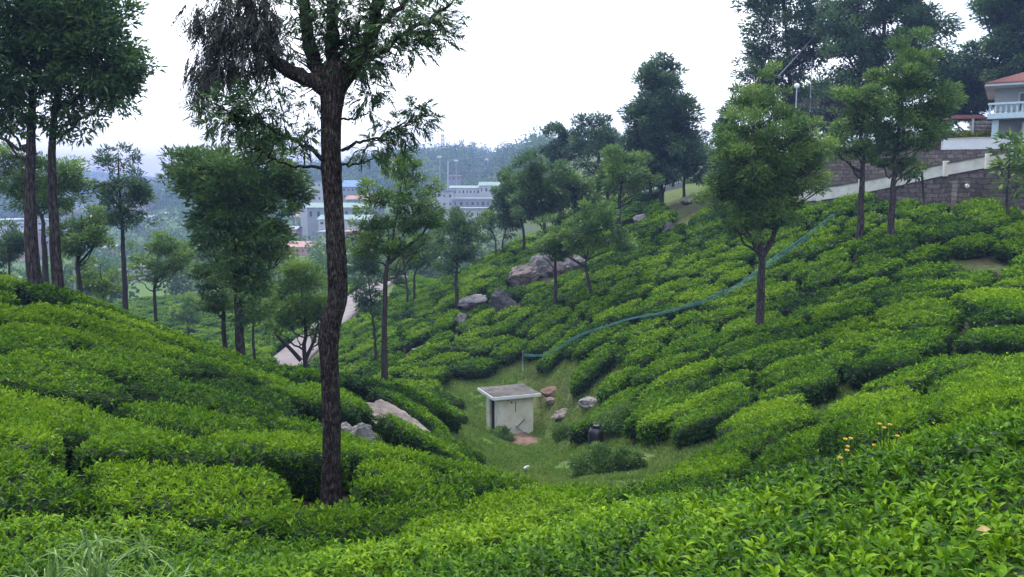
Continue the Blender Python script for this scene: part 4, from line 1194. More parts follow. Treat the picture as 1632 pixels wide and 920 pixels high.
# ------------------------------------------------------------------ rocks
def rock(px, py, Y, wpx, hpx, label, mat='rock', seed=1, flat=1.0, rot=0.0, tilt=0.0, sink=0.25, group="boulders on the tea slopes", name="boulder", sharp=0.5):
    rng = np.random.default_rng(seed)
    s = rock_spot(px, py, hpx, Y).y / F_PX
    w, h = wpx * s, hpx * s
    nu, nv = 72, 44
    th = np.linspace(0, 2 * np.pi, nu, endpoint=False); ph = np.linspace(0, np.pi, nv)
    TH, PH = np.meshgrid(th, ph)
    D = np.stack([np.sin(PH) * np.cos(TH), np.sin(PH) * np.sin(TH), np.cos(PH)], -1)
    r = np.ones(TH.shape)
    for _ in range(15):                    # planes cut facets
        d = rand_dirs(1, rng)[0]; o = 0.55 + 0.32 * rng.random()
        dot = D @ d
        r = np.minimum(r, np.where(dot > 0.05, o / np.maximum(dot, 0.05), 9))
    r = r * (1 + (fbm(D * 2 + seed, 1.2, seed, 4) - 0.5) * 0.40 + (fbm(D * 5 + seed, 1.5, seed + 3, 3) - 0.5) * 0.20 + (fbm(D * 14 + seed, 1.5, seed + 5, 2) - 0.5) * 0.07)
    V = D * r[..., None] * np.array([w / 2, w / 2 * flat, h / 2]) * 1.15
    Rm = np.array(Matrix.Rotation(tilt, 3, 'Y') @ Matrix.Rotation(rot, 3, 'Z'))
    V = V.reshape(-1, 3) @ Rm.T
    ii = np.arange(nv - 1)[:, None] * nu; j = np.arange(nu)[None]; j2 = (j + 1) % nu
    Fq = np.stack([ii + j, ii + nu + j, ii + nu + j2, ii + j2], -1).reshape(-1, 4)
    me = mesh_np(name, V, [(Fq, 0)], [M[mat]], smooth=False)
    o = link(name, me)
    g0 = rock_spot(px, py, hpx, Y)
    o.location = (g0.x, g0.y, g0.z + h * 0.34)
    return tag(o, label, "boulder", group)
rock(578, 704, 13.2, 42, 50, "grey angular tilted boulder right of the foreground trunk", 'rock', 3, 0.8, 0.3, 0.5)
rock(552, 696, 13.7, 28, 38, "small pale boulder peeping from behind the foreground trunk", 'rock', 5)
rock(487, 693, 12.8, 22, 14, "small pale stone low among the bushes left of the foreground trunk", 'rock', 6)
rock(632, 682, 15.6, 110, 46, "large flat brown rock slab sloping among the tea bushes", 'rock_pink', 8, 1.0, 0.0, 0.42)
rock(598, 742, 12.8, 20, 12, "small dark stone low between bushes below the brown slab", 'rock_dark', 9)
rock(938, 647, 26, 34, 20, "small grey rock right of the whitewashed hut", 'rock', 10)
rock(893, 662, 27.6, 34, 18, "low reddish rock ledge just right of the hut", 'rock_pink', 11, 1, 0, -0.35)
rock(880, 640, 29.5, 22, 12, "small reddish stone above the ledge by the hut", 'rock_pink', 12)
rock(800, 487, 44, 38, 46, "dark upright boulder lowest in the slope's rock line", 'rock_dark', 13)
rock(757, 484, 46.5, 48, 22, "low pale grey boulder left of the dark upright boulder", 'rock', 14, 1, 0, -0.2)
rock(737, 514, 43, 24, 24, "small grey boulder half buried below the low pale one", 'rock', 15)
rock(832, 447, 48, 54, 46, "large grey sloping boulder in the middle of the rock line", 'rock_pink', 16, 1, 0.5, -0.6)
rock(864, 432, 49.5, 42, 40, "domed grey boulder upper in the slope's rock line", 'rock', 17, 1, 1.0)
rock(846, 442, 48.4, 22, 30, "narrow dark boulder wedged between the two large ones", 'rock_dark', 18)
rock(886, 432, 50.4, 34, 24, "pinkish low boulder behind the slim straight trunk", 'rock_pink', 19)
rock(914, 426, 50.6, 36, 28, "grey boulder at the top end of the rock line by the crooked tree", 'rock', 20)
rock(1066, 368, 47, 22, 20, "dark rock among the bushes of the upper slope", 'rock_dark', 21)
rock(1022, 352, 50.5, 22, 16, "grey rock among the bushes below the ridge trees", 'rock', 22)
rock(1096, 323, 52, 20, 10, "flat pale rock near the top of the ridge", 'rock', 23)
rock(662, 562, 40, 16, 14, "tiny grey rock low on the slope beside the slender trunk", 'rock', 24)
rock(1006, 749, 16.6, 16, 9, "small pale stone on the grass beside the bright bush", 'rock', 25)
rock(963, 763, 16.4, 10, 6, "tiny pale stone on the grass edge of the clearing", 'rock', 26)
# bare red earth in front of the hut
rock(824, 702, 28.6, 78, 12, "mound of bare red earth in front of the hut", 'red_soil', 31, 0.8, 0, 0, name="earth_mound", group=None)["category"] = "earth mound"
rock(880, 628, 31.5, 36, 18, "patch of bare red earth above the hut", 'red_soil', 32, 0.8, 0, 0, name="earth_bank", group=None)["category"] = "earth bank"
rock(1548, 582, 17, 60, 20, "bare brown earth step by the path on the right slope", 'red_soil', 33, 0.9, 0, 0, name="earth_step", group=None)["category"] = "earth step"

# ------------------------------------------------------------------ the hut
def hut():
    c = at(812, 690, 31.0)
    z0 = c.z - 0.1
    rz = math.radians(20)
    root = thing("pump_hut", (c.x, c.y, z0), "small whitewashed flat roofed hut with dark doorway in the grassy clearing", "hut")
    root.rotation_euler.z = rz
    W, D, H = 1.46, 1.5, 1.72              # along local x, y, z
    def loc(m): m.location = (0, 0, 0); return m
    wl_ = MB(); t = 0.14
    wl_.box((0.0, -D / 2 + t / 2, H / 2 - .2), (W, t, H + .4))
    wl_.box((0.0, D / 2 - t / 2, H / 2 - .2), (W, t, H + .4))
    wl_.box((W / 2 - t / 2, 0, H / 2 - .2), (t, D - 2 * t, H + .4))
    dw = 0.62
    # left wall with a doorway
    y0, y1 = -D / 2 + t, D / 2 - t
    dy0 = y0 + 0.32; dy1 = dy0 + dw
    wl_.box((-W / 2 + t / 2, (y0 + dy0) / 2, H / 2 - .2), (t, dy0 - y0, H + .4))
    wl_.box((-W / 2 + t / 2, (dy1 + y1) / 2, H / 2 - .2), (t, y1 - dy1, H + .4))
    wl_.box((-W / 2 + t / 2, (dy0 + dy1) / 2, H - 0.06), (t, dw, 0.12))
    loc(wl_.build("wall", M['plaster'], root, bevel=0.012))
    dr = MB(); dr.box((-W / 2 + t - 0.03, (dy0 + dy1) / 2, 0.8), (0.04, dw, 1.62))
    loc(dr.build("door", M['dark_void'], root))
    fl = MB(); fl.box((0, 0, -0.02), (W - 2 * t - .02, D - 2 * t - .02, 0.1))
    loc(fl.build("floor_slab", M['concrete'], root))
    rf = MB()
    rot = Matrix.Rotation(math.radians(-2), 3, 'X')
    rf.box((-0.04, -0.02, H + 0.075), (W + 0.50, D + 0.48, 0.13), rot=rot)
    loc(rf.build("roof", M['roof_slab'], root, bevel=0.02))
    fs = MB(); fs.box((-0.04, -0.02 - (D + .48) / 2 - 0.012, H + 0.075 + 0.035), (W + 0.51, 0.03, 0.12), rot=rot)
    fs.box((-0.04 - (W + .50) / 2 - 0.012, -0.02, H + 0.075), (0.03, D + 0.42, 0.12), rot=rot)
    loc(fs.build("fascia", M['white_paint'], root, bevel=0.006))
    pp = MB()
    pp.tube([(0.02, -D / 2 - 0.04, 0.55), (0.35, -D / 2 - 0.30, 0.3), (0.75, -D / 2 - 0.62, 0.02)], [.022] * 3, 8)
    pp.tube([(0.02, -D / 2 + .05, 0.56), (0.02, -D / 2 - 0.07, 0.56)], [.05, .05], 10)
    loc(pp.build("pipe", M['steel'], root, smooth=True))
    st = MB(); st.tube([(0.05, -D / 2 - 0.05, 0.58), (0.32, -D / 2 - 0.10, 0.86)], [.018, .018], 6)
    st.tube([(-0.02, -D / 2 - 0.02, 1.18), (-0.02, -D / 2 - 0.02, 1.58)], [.014, .014], 6)
    st.box((-0.19, -D / 2 - 0.02, 1.56), (0.05, 0.05, 0.06))
    loc(st.build("bracket", M['dark_iron'], root))
hut()

# black drum in the shrubs
def drum():
    p = at(950, 690, 21.0)
    b = (p.x, p.y, gz(p.x, p.y))
    root = thing("drum", b, "black plastic drum half hidden in the shrubs right of the hut", "drum")
    zt = p.z + 0.16
    pts, rr = [], []
    for z, r in [(b[2] - .05, .20), (zt - .38, .21), (zt - .34, .225), (zt - .30, .215), (zt - .12, .21), (zt - .04, .16), (zt, .10)]:
        pts.append((p.x, p.y, z)); rr.append(r)
    m = MB(); m.tube(pts, rr, 24)
    m.build("barrel", M['black'], root, smooth=True)
    m = MB(); m.tube([(p.x, p.y, zt), (p.x, p.y, zt + .05)], [.09, .09], 16)
    m.build("cap", M['black'], root, smooth=False)
drum()

# small white headed stake on the lawn
def stake():
    p = hit(838, 762)
    root = thing("garden_stake", p, "thin stake with small white cap on the clearing's near edge", "stake")
    m = MB(); m.tube([p - Vector((0, 0, .1)), p + Vector((0.01, 0, .27))], [.012, .010], 6)
    m.build("stem", M['dark_iron'], root)
    m = MB(); m.tube([p + Vector((-.05, 0, .255)), p + Vector((0, 0, .275)), p + Vector((.09, 0, .32))], [.02, .045, .03], 10)
    m.build("cap", M['white_paint'], root, smooth=True)
stake()

# ------------------------------------------------------------------ shrubs, weeds, grass
def leafy_shrub(name, label, px, py, Y, rxp, hzp, mat='leaf_mid', L=0.09, n=9000, tone=0.0, seed=1, cat="shrub", group=None):
    rng = np.random.default_rng(seed)
    s = Y / F_PX
    p = at(px, py, Y); g = gz(p.x, Y)
    root = thing(name, (p.x, Y, g), label, cat, group)
    r, h = rxp * s, hzp * s
    ncl = 40
    q = rand_dirs(ncl, rng); q[:, 2] = np.abs(q[:, 2])
    cl = np.array([p.x, Y, g + 0.05]) + q * np.array([r, r * 0.8, h]) * (0.6 + 0.35 * rng.random(ncl))[:, None]
    who = rng.integers(0, ncl, n)
    d = rand_dirs(n, rng) * (rng.random(n) ** 0.5)[:, None]
    P = cl[who] + d * r * 0.26
    P[:, 2] = np.maximum(P[:, 2], ground_z(P[:, 0], P[:, 1]) + .02)
    ax = d + rand_dirs(n, rng) * .8 + np.array([[0, 0, .5]])
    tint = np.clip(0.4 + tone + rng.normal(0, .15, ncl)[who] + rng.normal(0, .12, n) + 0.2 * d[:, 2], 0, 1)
    V, T, k = leaf_small(P, ax, L * (.6 + .8 * rng.random(n)), L * .4, rng, roll=1.0)
    o = link("foliage", mesh_np("foliage", V - np.array([p.x, Y, g]), [(T, 0)], [M[mat]], tint=np.repeat(tint, k)), root); o.location = (0, 0, 0)
    m = MB()
    for c in cl[:16]:
        m.tube(smooth_path([(p.x + rng.normal(0, .1), Y + rng.normal(0, .1), g - .05), (p.x * .5 + c[0] * .5, Y * .5 + c[1] * .5, g + (c[2] - g) * .6), c], 6), np.linspace(.018, .005, 6), 5)
    m.build("stem", M['bark_far'], root)
    return root
leafy_shrub("wild_shrub", "loose wild shrub with small pale leaves at the lawn's right edge", 955, 735, 17.4, 52, 42, 'leaf_mid', .07, 9000, 0.06, 1)
leafy_shrub("wild_shrub", "darker low shrub between the loose shrub and the bright rounded bush", 1000, 730, 17.0, 30, 36, 'leaf_mid', .07, 5000, 0.0, 2)
leafy_shrub("wild_shrub", "tangled weedy shrub around the black drum", 1000, 688, 22.0, 56, 34, 'leaf_mid', .09, 8000, 0.05, 3)
leafy_shrub("wild_shrub", "bluish weedy shrub below the hillside bushes, right of the drum", 1045, 685, 20.2, 36, 28, 'leaf_blue', .09, 5000, 0.15, 4)
leafy_shrub("wild_shrub", "small weedy shrub between the hut and the drum", 905, 672, 25.5, 30, 20, 'leaf_mid', .09, 3500, 0.05, 5)
leafy_shrub("wild_shrub", "low weeds growing at the left end of the hut's front", 795, 705, 28.9, 26, 18, 'leaf_mid', .09, 2500, 0.05, 6)
leafy_shrub("wild_shrub", "dark dry twiggy bush at the valley bottom left of the slender trunk", 585, 598, 38, 34, 22, 'leaf_dead', .14, 2200, -0.1, 7)

def strap_clump(label, px, py, Y, n, Lm, seed):
    rng = np.random.default_rng(seed)
    p = at(px, py, Y); g = gz(p.x, Y)
    zc = p.z
    root = thing("strap_grass", (p.x, Y, g), label, "grass clump", "strappy grass clumps at the lower left")
    Vs, Qs, ti, o = [], [], [], 0
    for k in range(n):
        a = rng.random() * 6.28; el = 0.5 + rng.random() * 0.9
        L = Lm * (0.6 + 0.6 * rng.random()); w = 0.003 + 0.003 * rng.random()
        b = np.array([p.x + rng.normal(0, .05), Y + rng.normal(0, .05), zc - .15])
        d = np.array([math.cos(a) * math.cos(el), math.sin(a) * math.cos(el), math.sin(el)])
        sd = np.array([-math.sin(a), math.cos(a), 0])
        m = 9; t = np.linspace(0, 1, m)[:, None]
        c = b + d * L * t + np.array([0, 0, -1]) * L * 0.75 * t * t * math.cos(el) ** 0.6
        ww = w * (1 - t ** 2.2) + .0008
        V = np.concatenate([c - sd * ww, c + sd * ww])
        i = np.arange(m - 1)
        Qs.append(np.stack([i, i + 1, i + m + 1, i + m], 1) + o); o += 2 * m
        Vs.append(V); ti.append(np.full(2 * m, rng.random()))
    me = mesh_np("blades", np.concatenate(Vs) - np.array([p.x, Y, g]), [(np.concatenate(Qs), 0)], [M['strap']], tint=np.concatenate(ti))
    ob = link("blades", me, root); ob.location = (0, 0, 0)
    m = MB(); m.tube([(p.x, Y, g - .05), (p.x, Y, zc - .2)], [.02, .012], 7); m.build("stem", M['tea_far'], root)
strap_clump("wide clump of pale strappy grass at the bottom left corner", 150, 890, 4.3, 60, 0.38, 1)
strap_clump("pale strappy grass clump at the bottom edge, right of the widest one", 255, 905, 4.2, 40, 0.32, 2)
strap_clump("tall pale strappy shoot, leftmost above the grass clumps", 128, 842, 4.9, 16, 0.26, 3)
strap_clump("tall pale strappy shoot in the middle above the grass clumps", 165, 838, 5.0, 16, 0.26, 4)
strap_clump("tall pale strappy shoot, rightmost above the grass clumps", 230, 842, 5.0, 14, 0.26, 5)
strap_clump("sparse pale strappy grass at the far bottom left edge", 60, 905, 4.2, 36, 0.34, 6)

def flower_weed(label, heads, Y, seed):
    rng = np.random.default_rng(seed)
    hx = sum(h[0] for h in heads) / len(heads)
    p = at(hx, 780, Y); g = gz(p.x, Y)
    root = thing("yellow_wildflower", (p.x, Y, g), label, "wildflower", "yellow wildflowers among the tea")
    st = MB()
    for hx_, hy_ in heads:
        t = at(hx_, hy_, Y + rng.normal(0, .06))
        st.tube(smooth_path([(p.x + rng.normal(0, .03), Y, g), (p.x * .6 + t.x * .4, Y, g * .4 + t.z * .6), t], 8), np.linspace(.008, .004, 8), 5)
        Vs = []
        m = MB()
        k = 9
        for j in range(k):
            a = j * 2 * math.pi / k
            d = Vector((math.cos(a), math.sin(a) * .9, 0.25 + 0.2 * math.sin(a)))
            sd = Vector((-math.sin(a), math.cos(a), 0))
            L = .018
            m.add([t, t + d * L * .6 + sd * .006, t + d * L, t + d * L * .6 - sd * .006, t + Vector((0, 0, -.006))], [(0, 1, 2), (0, 2, 3), (4, 2, 1), (4, 3, 2)])
        m.tube([t - Vector((0, 0, .008)), t + Vector((0, 0, .008))], [.006, .006], 8)
        m.build("flower_head", M['yellow'], root)
    st.build("stem", M['tea_far'], root)
flower_weed("cluster of yellow flowers on tall stems above the foreground tea, left of two", [(1347, 700), (1356, 699), (1351, 712), (1350, 718), (1339, 730), (1342, 740), (1340, 748)], 5.6, 1)
flower_weed("cluster of yellow flowers on tall stems above the foreground tea, right of two", [(1402, 676), (1409, 682), (1418, 677), (1430, 695), (1393, 710)], 6.0, 2)

def dead_leaf():
    p = at(1567, 845, 2.9)
    V = np.array([[-.035, 0, 0], [-.012, .0, .022], [.015, .004, .018], [.036, 0, 0.004], [.012, .0, -.018], [-.014, .003, -.02], [0, -.020, 0]]) * 0.8
    m = MB(); m.add(V, [(0, 1, 6), (1, 2, 6), (2, 3, 6), (3, 4, 6), (4, 5, 6), (5, 0, 6)])
    o = m.build("fallen_leaf", M['sack_tan']); o.location = p
    tag(o, "curled dry tan leaf caught on the tea leaves at lower right", "leaf")
dead_leaf()

def lawn_grass():
    rng = np.random.default_rng(4)
    n = 330000
    X = rng.random(n) * 15.0 - 6.0
    Yv = rng.random(n) * 30.0 + 11.5
    Z = ground_z(X, Yv)
    P0 = np.stack([X, Yv, Z], 1)
    clump = fbm(P0, 1.3, 8, 3)
    hx = at(812, 690, 31).x
    keep = (clump > 0.30 + 0.12 * rng.random(n)) & ((np.abs(X - hx) > 0.95) | (np.abs(Yv - 31) > 0.95)) & (np.hypot(X - at(824, 702, 28.6).x, Yv - 28.8) > 0.75)
    P = P0[keep]
    m = len(P)
    ax = rand_dirs(m, rng) * .7 + np.array([[0, 0, 1.0]])
    L = 0.05 + 0.09 * rng.random(m)
    V, T, k = leaf_small(P, ax, L, 0.028, rng, roll=1.0)
    ti = np.clip(rng.normal(.6, .2, m) + (clump[keep] - .5), 0, 1)
    o = link("grass", mesh_np("grass", V, [(T, 0)], [M['grass_blade']], tint=np.repeat(ti, k)))
    tag(o, "short rough grass of the clearing around the hut", "grass", kind='stuff')
lawn_grass()

# ------------------------------------------------------------------ teal net on the hillside
def net():
    pix = [(833, 566, 35.6), (860, 569, 35.0), (905, 558, 33.5), (960, 545, 32.4), (1020, 525, 31.8), (1080, 500, 31.4), (1120, 478, 31.8), (1180, 452, 32.5), (1225, 415, 34.0), (1280, 378, 36.5), (1330, 340, 39.5)]
    P = smooth_path([at(*p) for p in pix], 70)
    gzv = ground_z(P[:, 0], P[:, 1])
    P[:, 2] = np.maximum(P[:, 2], gzv + 0.80 + 0.025 * np.sin(np.arange(70) * 0.55))
    rng = np.random.default_rng(3)
    root = thing("net_fence", (P[0][0], P[0][1], gz(P[0][0], P[0][1])), "sagging teal net strung from a post up across the right hillside", "net")
    m = MB()
    m.tube(P, np.full(70, .010), 6)
    m.build("rope", M['teal'], root, smooth=True)
    hang = 0.05 + 0.10 * vnoise(P, .6, 3) + 0.22 * np.clip(np.linspace(-0.8, 1.0, 70), 0, 1)
    m = MB()
    for i in range(69):
        for k in range(6):
            f0, f1 = k / 6, (k + 1) / 6
            a = P[i] - [0, 0, hang[i] * f0]; b = P[i + 1] - [0, 0, hang[i + 1] * f1]
            m.tube([a, b], [.0035, .0035], 3, cap=False)
            a = P[i] - [0, 0, hang[i] * f1]; b = P[i + 1] - [0, 0, hang[i + 1] * f0]
            m.tube([a, b], [.0035, .0035], 3, cap=False)
    m.build("netting", M['teal'], root)
    g0 = gz(P[0][0], P[0][1])
    m = MB(); m.tube([(P[0][0], P[0][1], g0 - .3), (P[0][0], P[0][1], P[0][2] + .12)], [.026, .024], 8)
    m.build("post", M['steel'], root, smooth=True)
net()

# ------------------------------------------------------------------ stone wall, ramp, terrace, house
def wall_line(f): 
    """points along the ramp wall, f from 0 (left) to 1 (right)"""
    Y = 45 - 11 * f
    px = 1270 + 470 * f
    return px, Y
def ramp_wall():
    xs = np.linspace(0, 1, 15)
    cop_px = [1270, 1330, 1420, 1500, 1632, 1760]; cop_y = [322, 316, 298, 280, 256, 236]
    low, top, up = [], [], []
    for f in xs:
        px, Y = wall_line(f)
        t = at(px, float(np.interp(px, cop_px, cop_y)), Y)
        g = gz(t.x, Y) - 0.5
        low.append((t.x, Y, min(g, t.z - .2))); top.append(tuple(t))
        up.append(float(np.interp(px, [1270, 1330, 1420, 1500, 1632, 1760], [18, 18, 17, 17, 17, 17])) * Y / F_PX)
    rt = thing("retaining_wall", (low[0][0], low[0][1], low[0][2]), "brown coursed stone retaining wall with white sloping parapet above the tea", "wall")
    m = MB()
    for i in range(14):
        a, b, c, d = low[i], low[i + 1], top[i + 1], top[i]
        sh = lambda p, o: (p[0] + o * .35, p[1] + o, p[2])
        m.prism([a, b, sh(b, .5), sh(a, .5)], [d, c, sh(c, .5), sh(d, .5)])
    m.build("stonework", M['stone'], rt)
    m = MB(); cp = MB()
    for i in range(14):
        d, c = top[i], top[i + 1]
        e = .06
        q = lambda p, o, z: (p[0] + o * .35, p[1] + o, p[2] + z)
        m.prism([q(d, -e, -.02), q(c, -e, -.02), q(c, .26, -.02), q(d, .26, -.02)], [q(d, -e, up[i]), q(c, -e, up[i + 1]), q(c, .26, up[i + 1]), q(d, .26, up[i])])
        cp.prism([q(d, -e - .04, up[i] + .003), q(c, -e - .04, up[i + 1] + .003), q(c, .3, up[i + 1] + .003), q(d, .3, up[i] + .003)], [q(d, -e - .04, up[i] + .06), q(c, -e - .04, up[i + 1] + .06), q(c, .3, up[i + 1] + .06), q(d, .3, up[i] + .06)])
    m.build("parapet", M['plaster'], rt)
    cp.build("coping", M['roof_slab'], rt)
    for i in range(1, 14, 2):
        p = top[i]; m = MB(); m.box((p[0], p[1] - .08, p[2] + up[i] / 2 + .04), (.24, .16, up[i] + .22)); m.build("pier", M['plaster'], rt, bevel=.01)
    px, Y = 1527, 39.0
    p = at(px, 300, 38.4); g = gz(p.x, p.y)
    m = MB(); m.box((p.x, p.y - .25, (g - .4 + p.z + .3) / 2), (.62, .5, p.z + .3 - g + .4)); m.build("buttress", M['stone'], rt, bevel=.03)
    m = MB(); m.tube([(p.x + .12, p.y - .53, p.z + .10), (p.x + .12, p.y - .62, p.z + .13)], [.11, .07], 12); m.build("lamp", M['lamp_globe'], rt, smooth=True)
    # ramp road body
    r = MB()
    for i in range(14):
        d, c = top[i], top[i + 1]
        q = lambda p, o, z: (p[0] + o * .35, p[1] + o, z)
        r.prism([q(d, .5, d[2] - 3), q(c, .5, c[2] - 3), q(c, 5.2, c[2] - 3), q(d, 5.2, d[2] - 3)], [q(d, .5, d[2]), q(c, .5, c[2]), q(c, 5.2, c[2]), q(d, 5.2, d[2])])
    tag(r.build("road", M['concrete']), kind='structure')
    # upper stone wall
    u = MB(); wp = MB()
    ux = np.linspace(1150, 1760, 12)
    uy = np.interp(ux, [1150, 1300, 1440, 1545, 1546, 1760], [262, 250, 240, 238, 239, 232])
    A = [at(a, b, 50.5 - 6 * (a - 1150) / 610) for a, b in zip(ux, uy)]
    for i in range(11):
        a, b = A[i], A[i + 1]
        u.prism([(a.x, a.y, -1.5), (b.x, b.y, -1.5), (b.x, b.y + .5, -1.5), (a.x, a.y + .5, -1.5)], [tuple(a), tuple(b), (b.x, b.y + .5, b.z), (a.x, a.y + .5, a.z)])
    uo = u.build("upper_stone_wall", M['stone'])
    tag(uo, "grey upper stone wall between the sloping parapet and the house terrace", "wall")
    # terrace slab behind it
    t = MB()
    z = at(1580, 221, 49).z
    t.prism([(24.5, 50.2, -1), (56, 46.0, -1), (56, 68, -1), (24.5, 68, -1)], [(24.5, 50.2, z), (56, 46.0, z), (56, 68, z), (24.5, 68, z)])
    tag(t.build("terrace", M['ground']), kind='structure')
    a, b = at(1504, 222, 47.2), at(1700, 216, 45.6)
    m = MB(); h = 20 * 47 / F_PX
    m.prism([(a.x, a.y, a.z - h), (b.x, b.y, b.z - h), (b.x, b.y + .25, b.z - h), (a.x, a.y + .25, a.z - h)], [tuple(a), tuple(b), (b.x, b.y + .25, b.z), (a.x, a.y + .25, a.z)])
    m2 = MB()
    m2.prism([(a.x - .05, a.y - .05, a.z + .003), (b.x, b.y - .05, b.z + .003), (b.x, b.y + .3, b.z + .003), (a.x - .05, a.y + .3, a.z + .003)], [(a.x - .05, a.y - .05, a.z + .05), (b.x, b.y - .05, b.z + .05), (b.x, b.y + .3, b.z + .05), (a.x - .05, a.y + .3, a.z + .05)])
    rt2 = thing("terrace_wall", (a.x, a.y, a.z - h), "plain white parapet wall along the house terrace above the stone walls", "wall")
    m.build("wall", M['white_paint'], rt2); m2.build("coping", M['concrete'], rt2)
    return z
TERR_Z = ramp_wall()

def house():
    Y = 50.0
    c = at(1640, 218, Y)
    root = thing("house", (at(1574, 180, Y).x, Y, TERR_Z), "pale house with red tiled roof and balustraded balcony, cut by the right edge", "house")
    zs = at(1580, 191, Y).z; zt = at(1580, 166, Y).z; ze = at(1590, 139, Y).z
    x0 = at(1574, 180, Y).x; x1 = x0 + 9
    m = MB()
    m.box(((x0 + x1) / 2 + .15, Y + 4.2, (TERR_Z + ze) / 2 - .0), (x1 - x0 - .3, 6, ze - TERR_Z))
    m.box(((x0 + x1) / 2 + .9, Y + .6, TERR_Z + .50), (x1 - x0 - 1.9, .9, 1.0))
    m.build("wall", M['far_wall'], root)
    m = MB(); m.box(((x0 + x1) / 2, Y + .5, zs + .16), (x1 - x0, 1.9, .34)); m.build("balcony", M['pale_blue'], root, bevel=.03)
    m = MB(); m.box(((x0 + x1) / 2, Y - .38, zt - .05), (x1 - x0, .18, .13)); m.box((x0 + .09, Y + .5, zt - .05), (.18, 1.58, .13))
    m.build("rail", M['pale_blue'], root, bevel=.02)
    for k in range(26):
        xx = x0 + .12 + k * .28
        if xx > x1: break
        h0 = zs + .332; h1 = zt - .118
        m = MB()
        m.tube([(xx, Y - .38, h0), (xx, Y - .38, h0 + .1), (xx, Y - .38, h0 + (h1 - h0) * .35), (xx, Y - .38, h0 + (h1 - h0) * .7), (xx, Y - .38, h1)], [.07, .05, .085, .045, .07], 8)
        m.build("baluster", M['pale_blue'], root, smooth=True)
    for xx in (x0 + .45, x0 + 4.5):
        m = MB(); m.box((xx, Y + .1, (TERR_Z + zs) / 2), (.36, .36, zs - TERR_Z)); m.build("pillar", M['pale_blue'], root, bevel=.02)
    xr = x0 - .25
    m = MB()
    r0, r1, r2 = ze, 1.7, .16
    m.prism([(xr, Y - .6, r0), (x1 + 2, Y - .6, r0), (x1 + 2, Y + 8, r0), (xr, Y + 8, r0)], [(xr + .05, Y - .55, r0 + r2), (x1 + 2, Y - .55, r0 + r2), (x1 + 2, Y + 8, r0 + r2), (xr + .05, Y + 8, r0 + r2)])
    m.build("eave", M['white_paint'], root)
    m = MB()
    m.prism([(xr - .1, Y - .7, r0 + r2 + .004), (x1 + 2, Y - .7, r0 + r2 + .004), (x1 + 2, Y + 8.1, r0 + r2 + .004), (xr - .1, Y + 8.1, r0 + r2 + .004)], [(xr + 4.0, Y + 3.6, r0 + r1), (x1 + 2, Y + 3.6, r0 + r1), (x1 + 2, Y + 3.8, r0 + r1), (xr + 4.0, Y + 3.8, r0 + r1)])
    m.build("roof", M['red_tile'], root)
    wx = x0 + 1.6
    m = MB(); m.box((wx + .5, Y + 1.18, (zs + ze) / 2 + .1), (1.1, .06, 1.2)); fr = m.build("window", M['white_paint'], root)
    m = MB(); m.box((wx + .5, Y + 1.13, (zs + ze) / 2 + .1), (.9, .04, 1.0)); pn = m.build("pane", M['pane'], fr); pn.location = (0, 0, 0)
    root.rotation_euler.z = math.radians(-32)
house()

def pergola():
    Y = 52.0
    a = at(1516, 190, Y); b = at(1568, 190, Y)
    root = thing("pergola", (a.x, Y, TERR_Z), "small open shelter with thin red roof on white posts beside the sacks", "pergola")
    w = b.x - a.x
    m = MB()
    m.prism([(a.x - .1, Y - .9, a.z - .05), (b.x + .1, Y - .9, a.z - .05), (b.x + .1, Y + 1.4, a.z), (a.x - .1, Y + 1.4, a.z)], [(a.x + .3, Y - .0, a.z + .26), (b.x - .3, Y - .0, a.z + .26), (b.x - .3, Y + .3, a.z + .26), (a.x + .3, Y + .3, a.z + .26)])
    m.build("roof", M['red_tile'], root)
    for xx, yy in ((a.x + .1, Y + 1.2), (a.x + w * .45, Y - .8), (b.x - .1, Y + 1.2)):
        m = MB(); m.box((xx, yy, (TERR_Z + a.z) / 2 - .03), (.12, .12, a.z - TERR_Z)); m.build("post", M['white_paint'], root)
pergola()

SACK_N = 0
def sacks():
    rng = np.random.default_rng(12)
    Y = 53.5
    base = at(1547, 214, Y)
    m0 = None
    nu, nv = 12, 8
    cols, rows = 5, 7
    for r in range(rows):
        for c in range(cols - (1 if r > 4 else 0)):
            th = np.linspace(0, 2 * np.pi, nu, endpoint=False); ph = np.linspace(0, np.pi, nv)
            TH, PH = np.meshgrid(th, ph)
            f = lambda t: np.sign(t) * np.abs(t) ** 0.6
            V = np.stack([f(np.sin(PH) * np.cos(TH)) * .26, f(np.sin(PH) * np.sin(TH)) * .36, f(np.cos(PH)) * .125], -1).reshape(-1, 3)
            V += rng.normal(0, .008, V.shape)
            ii = np.arange(nv - 1)[:, None] * nu; j = np.arange(nu)[None]; j2 = (j + 1) % nu
            Fq = np.stack([ii + j, ii + nu + j, ii + nu + j2, ii + j2], -1).reshape(-1, 4)
            tan = (c == 3 and r in (2, 3)) or (c == 2 and r == 3)
            o = link("sack", mesh_np("sack", V, [(Fq, 0)], [M['sack_tan' if tan else 'sack']]))
            o.location = (base.x + .1 + c * .40 + (r % 2) * .1 + rng.normal(0, .02), Y + rng.normal(0, .05), TERR_Z + .12 + r * .235)
            o.rotation_euler.z = rng.normal(0, .1)
            if tan: tag(o, "tan filled sack amid the pale sack stack by the balcony", "sack", "tan sacks in the stack by the balcony")
            else: tag(o, "pale filled sack in the stack beside the balcony", "sack", "pale sacks stacked by the balcony")
sacks()

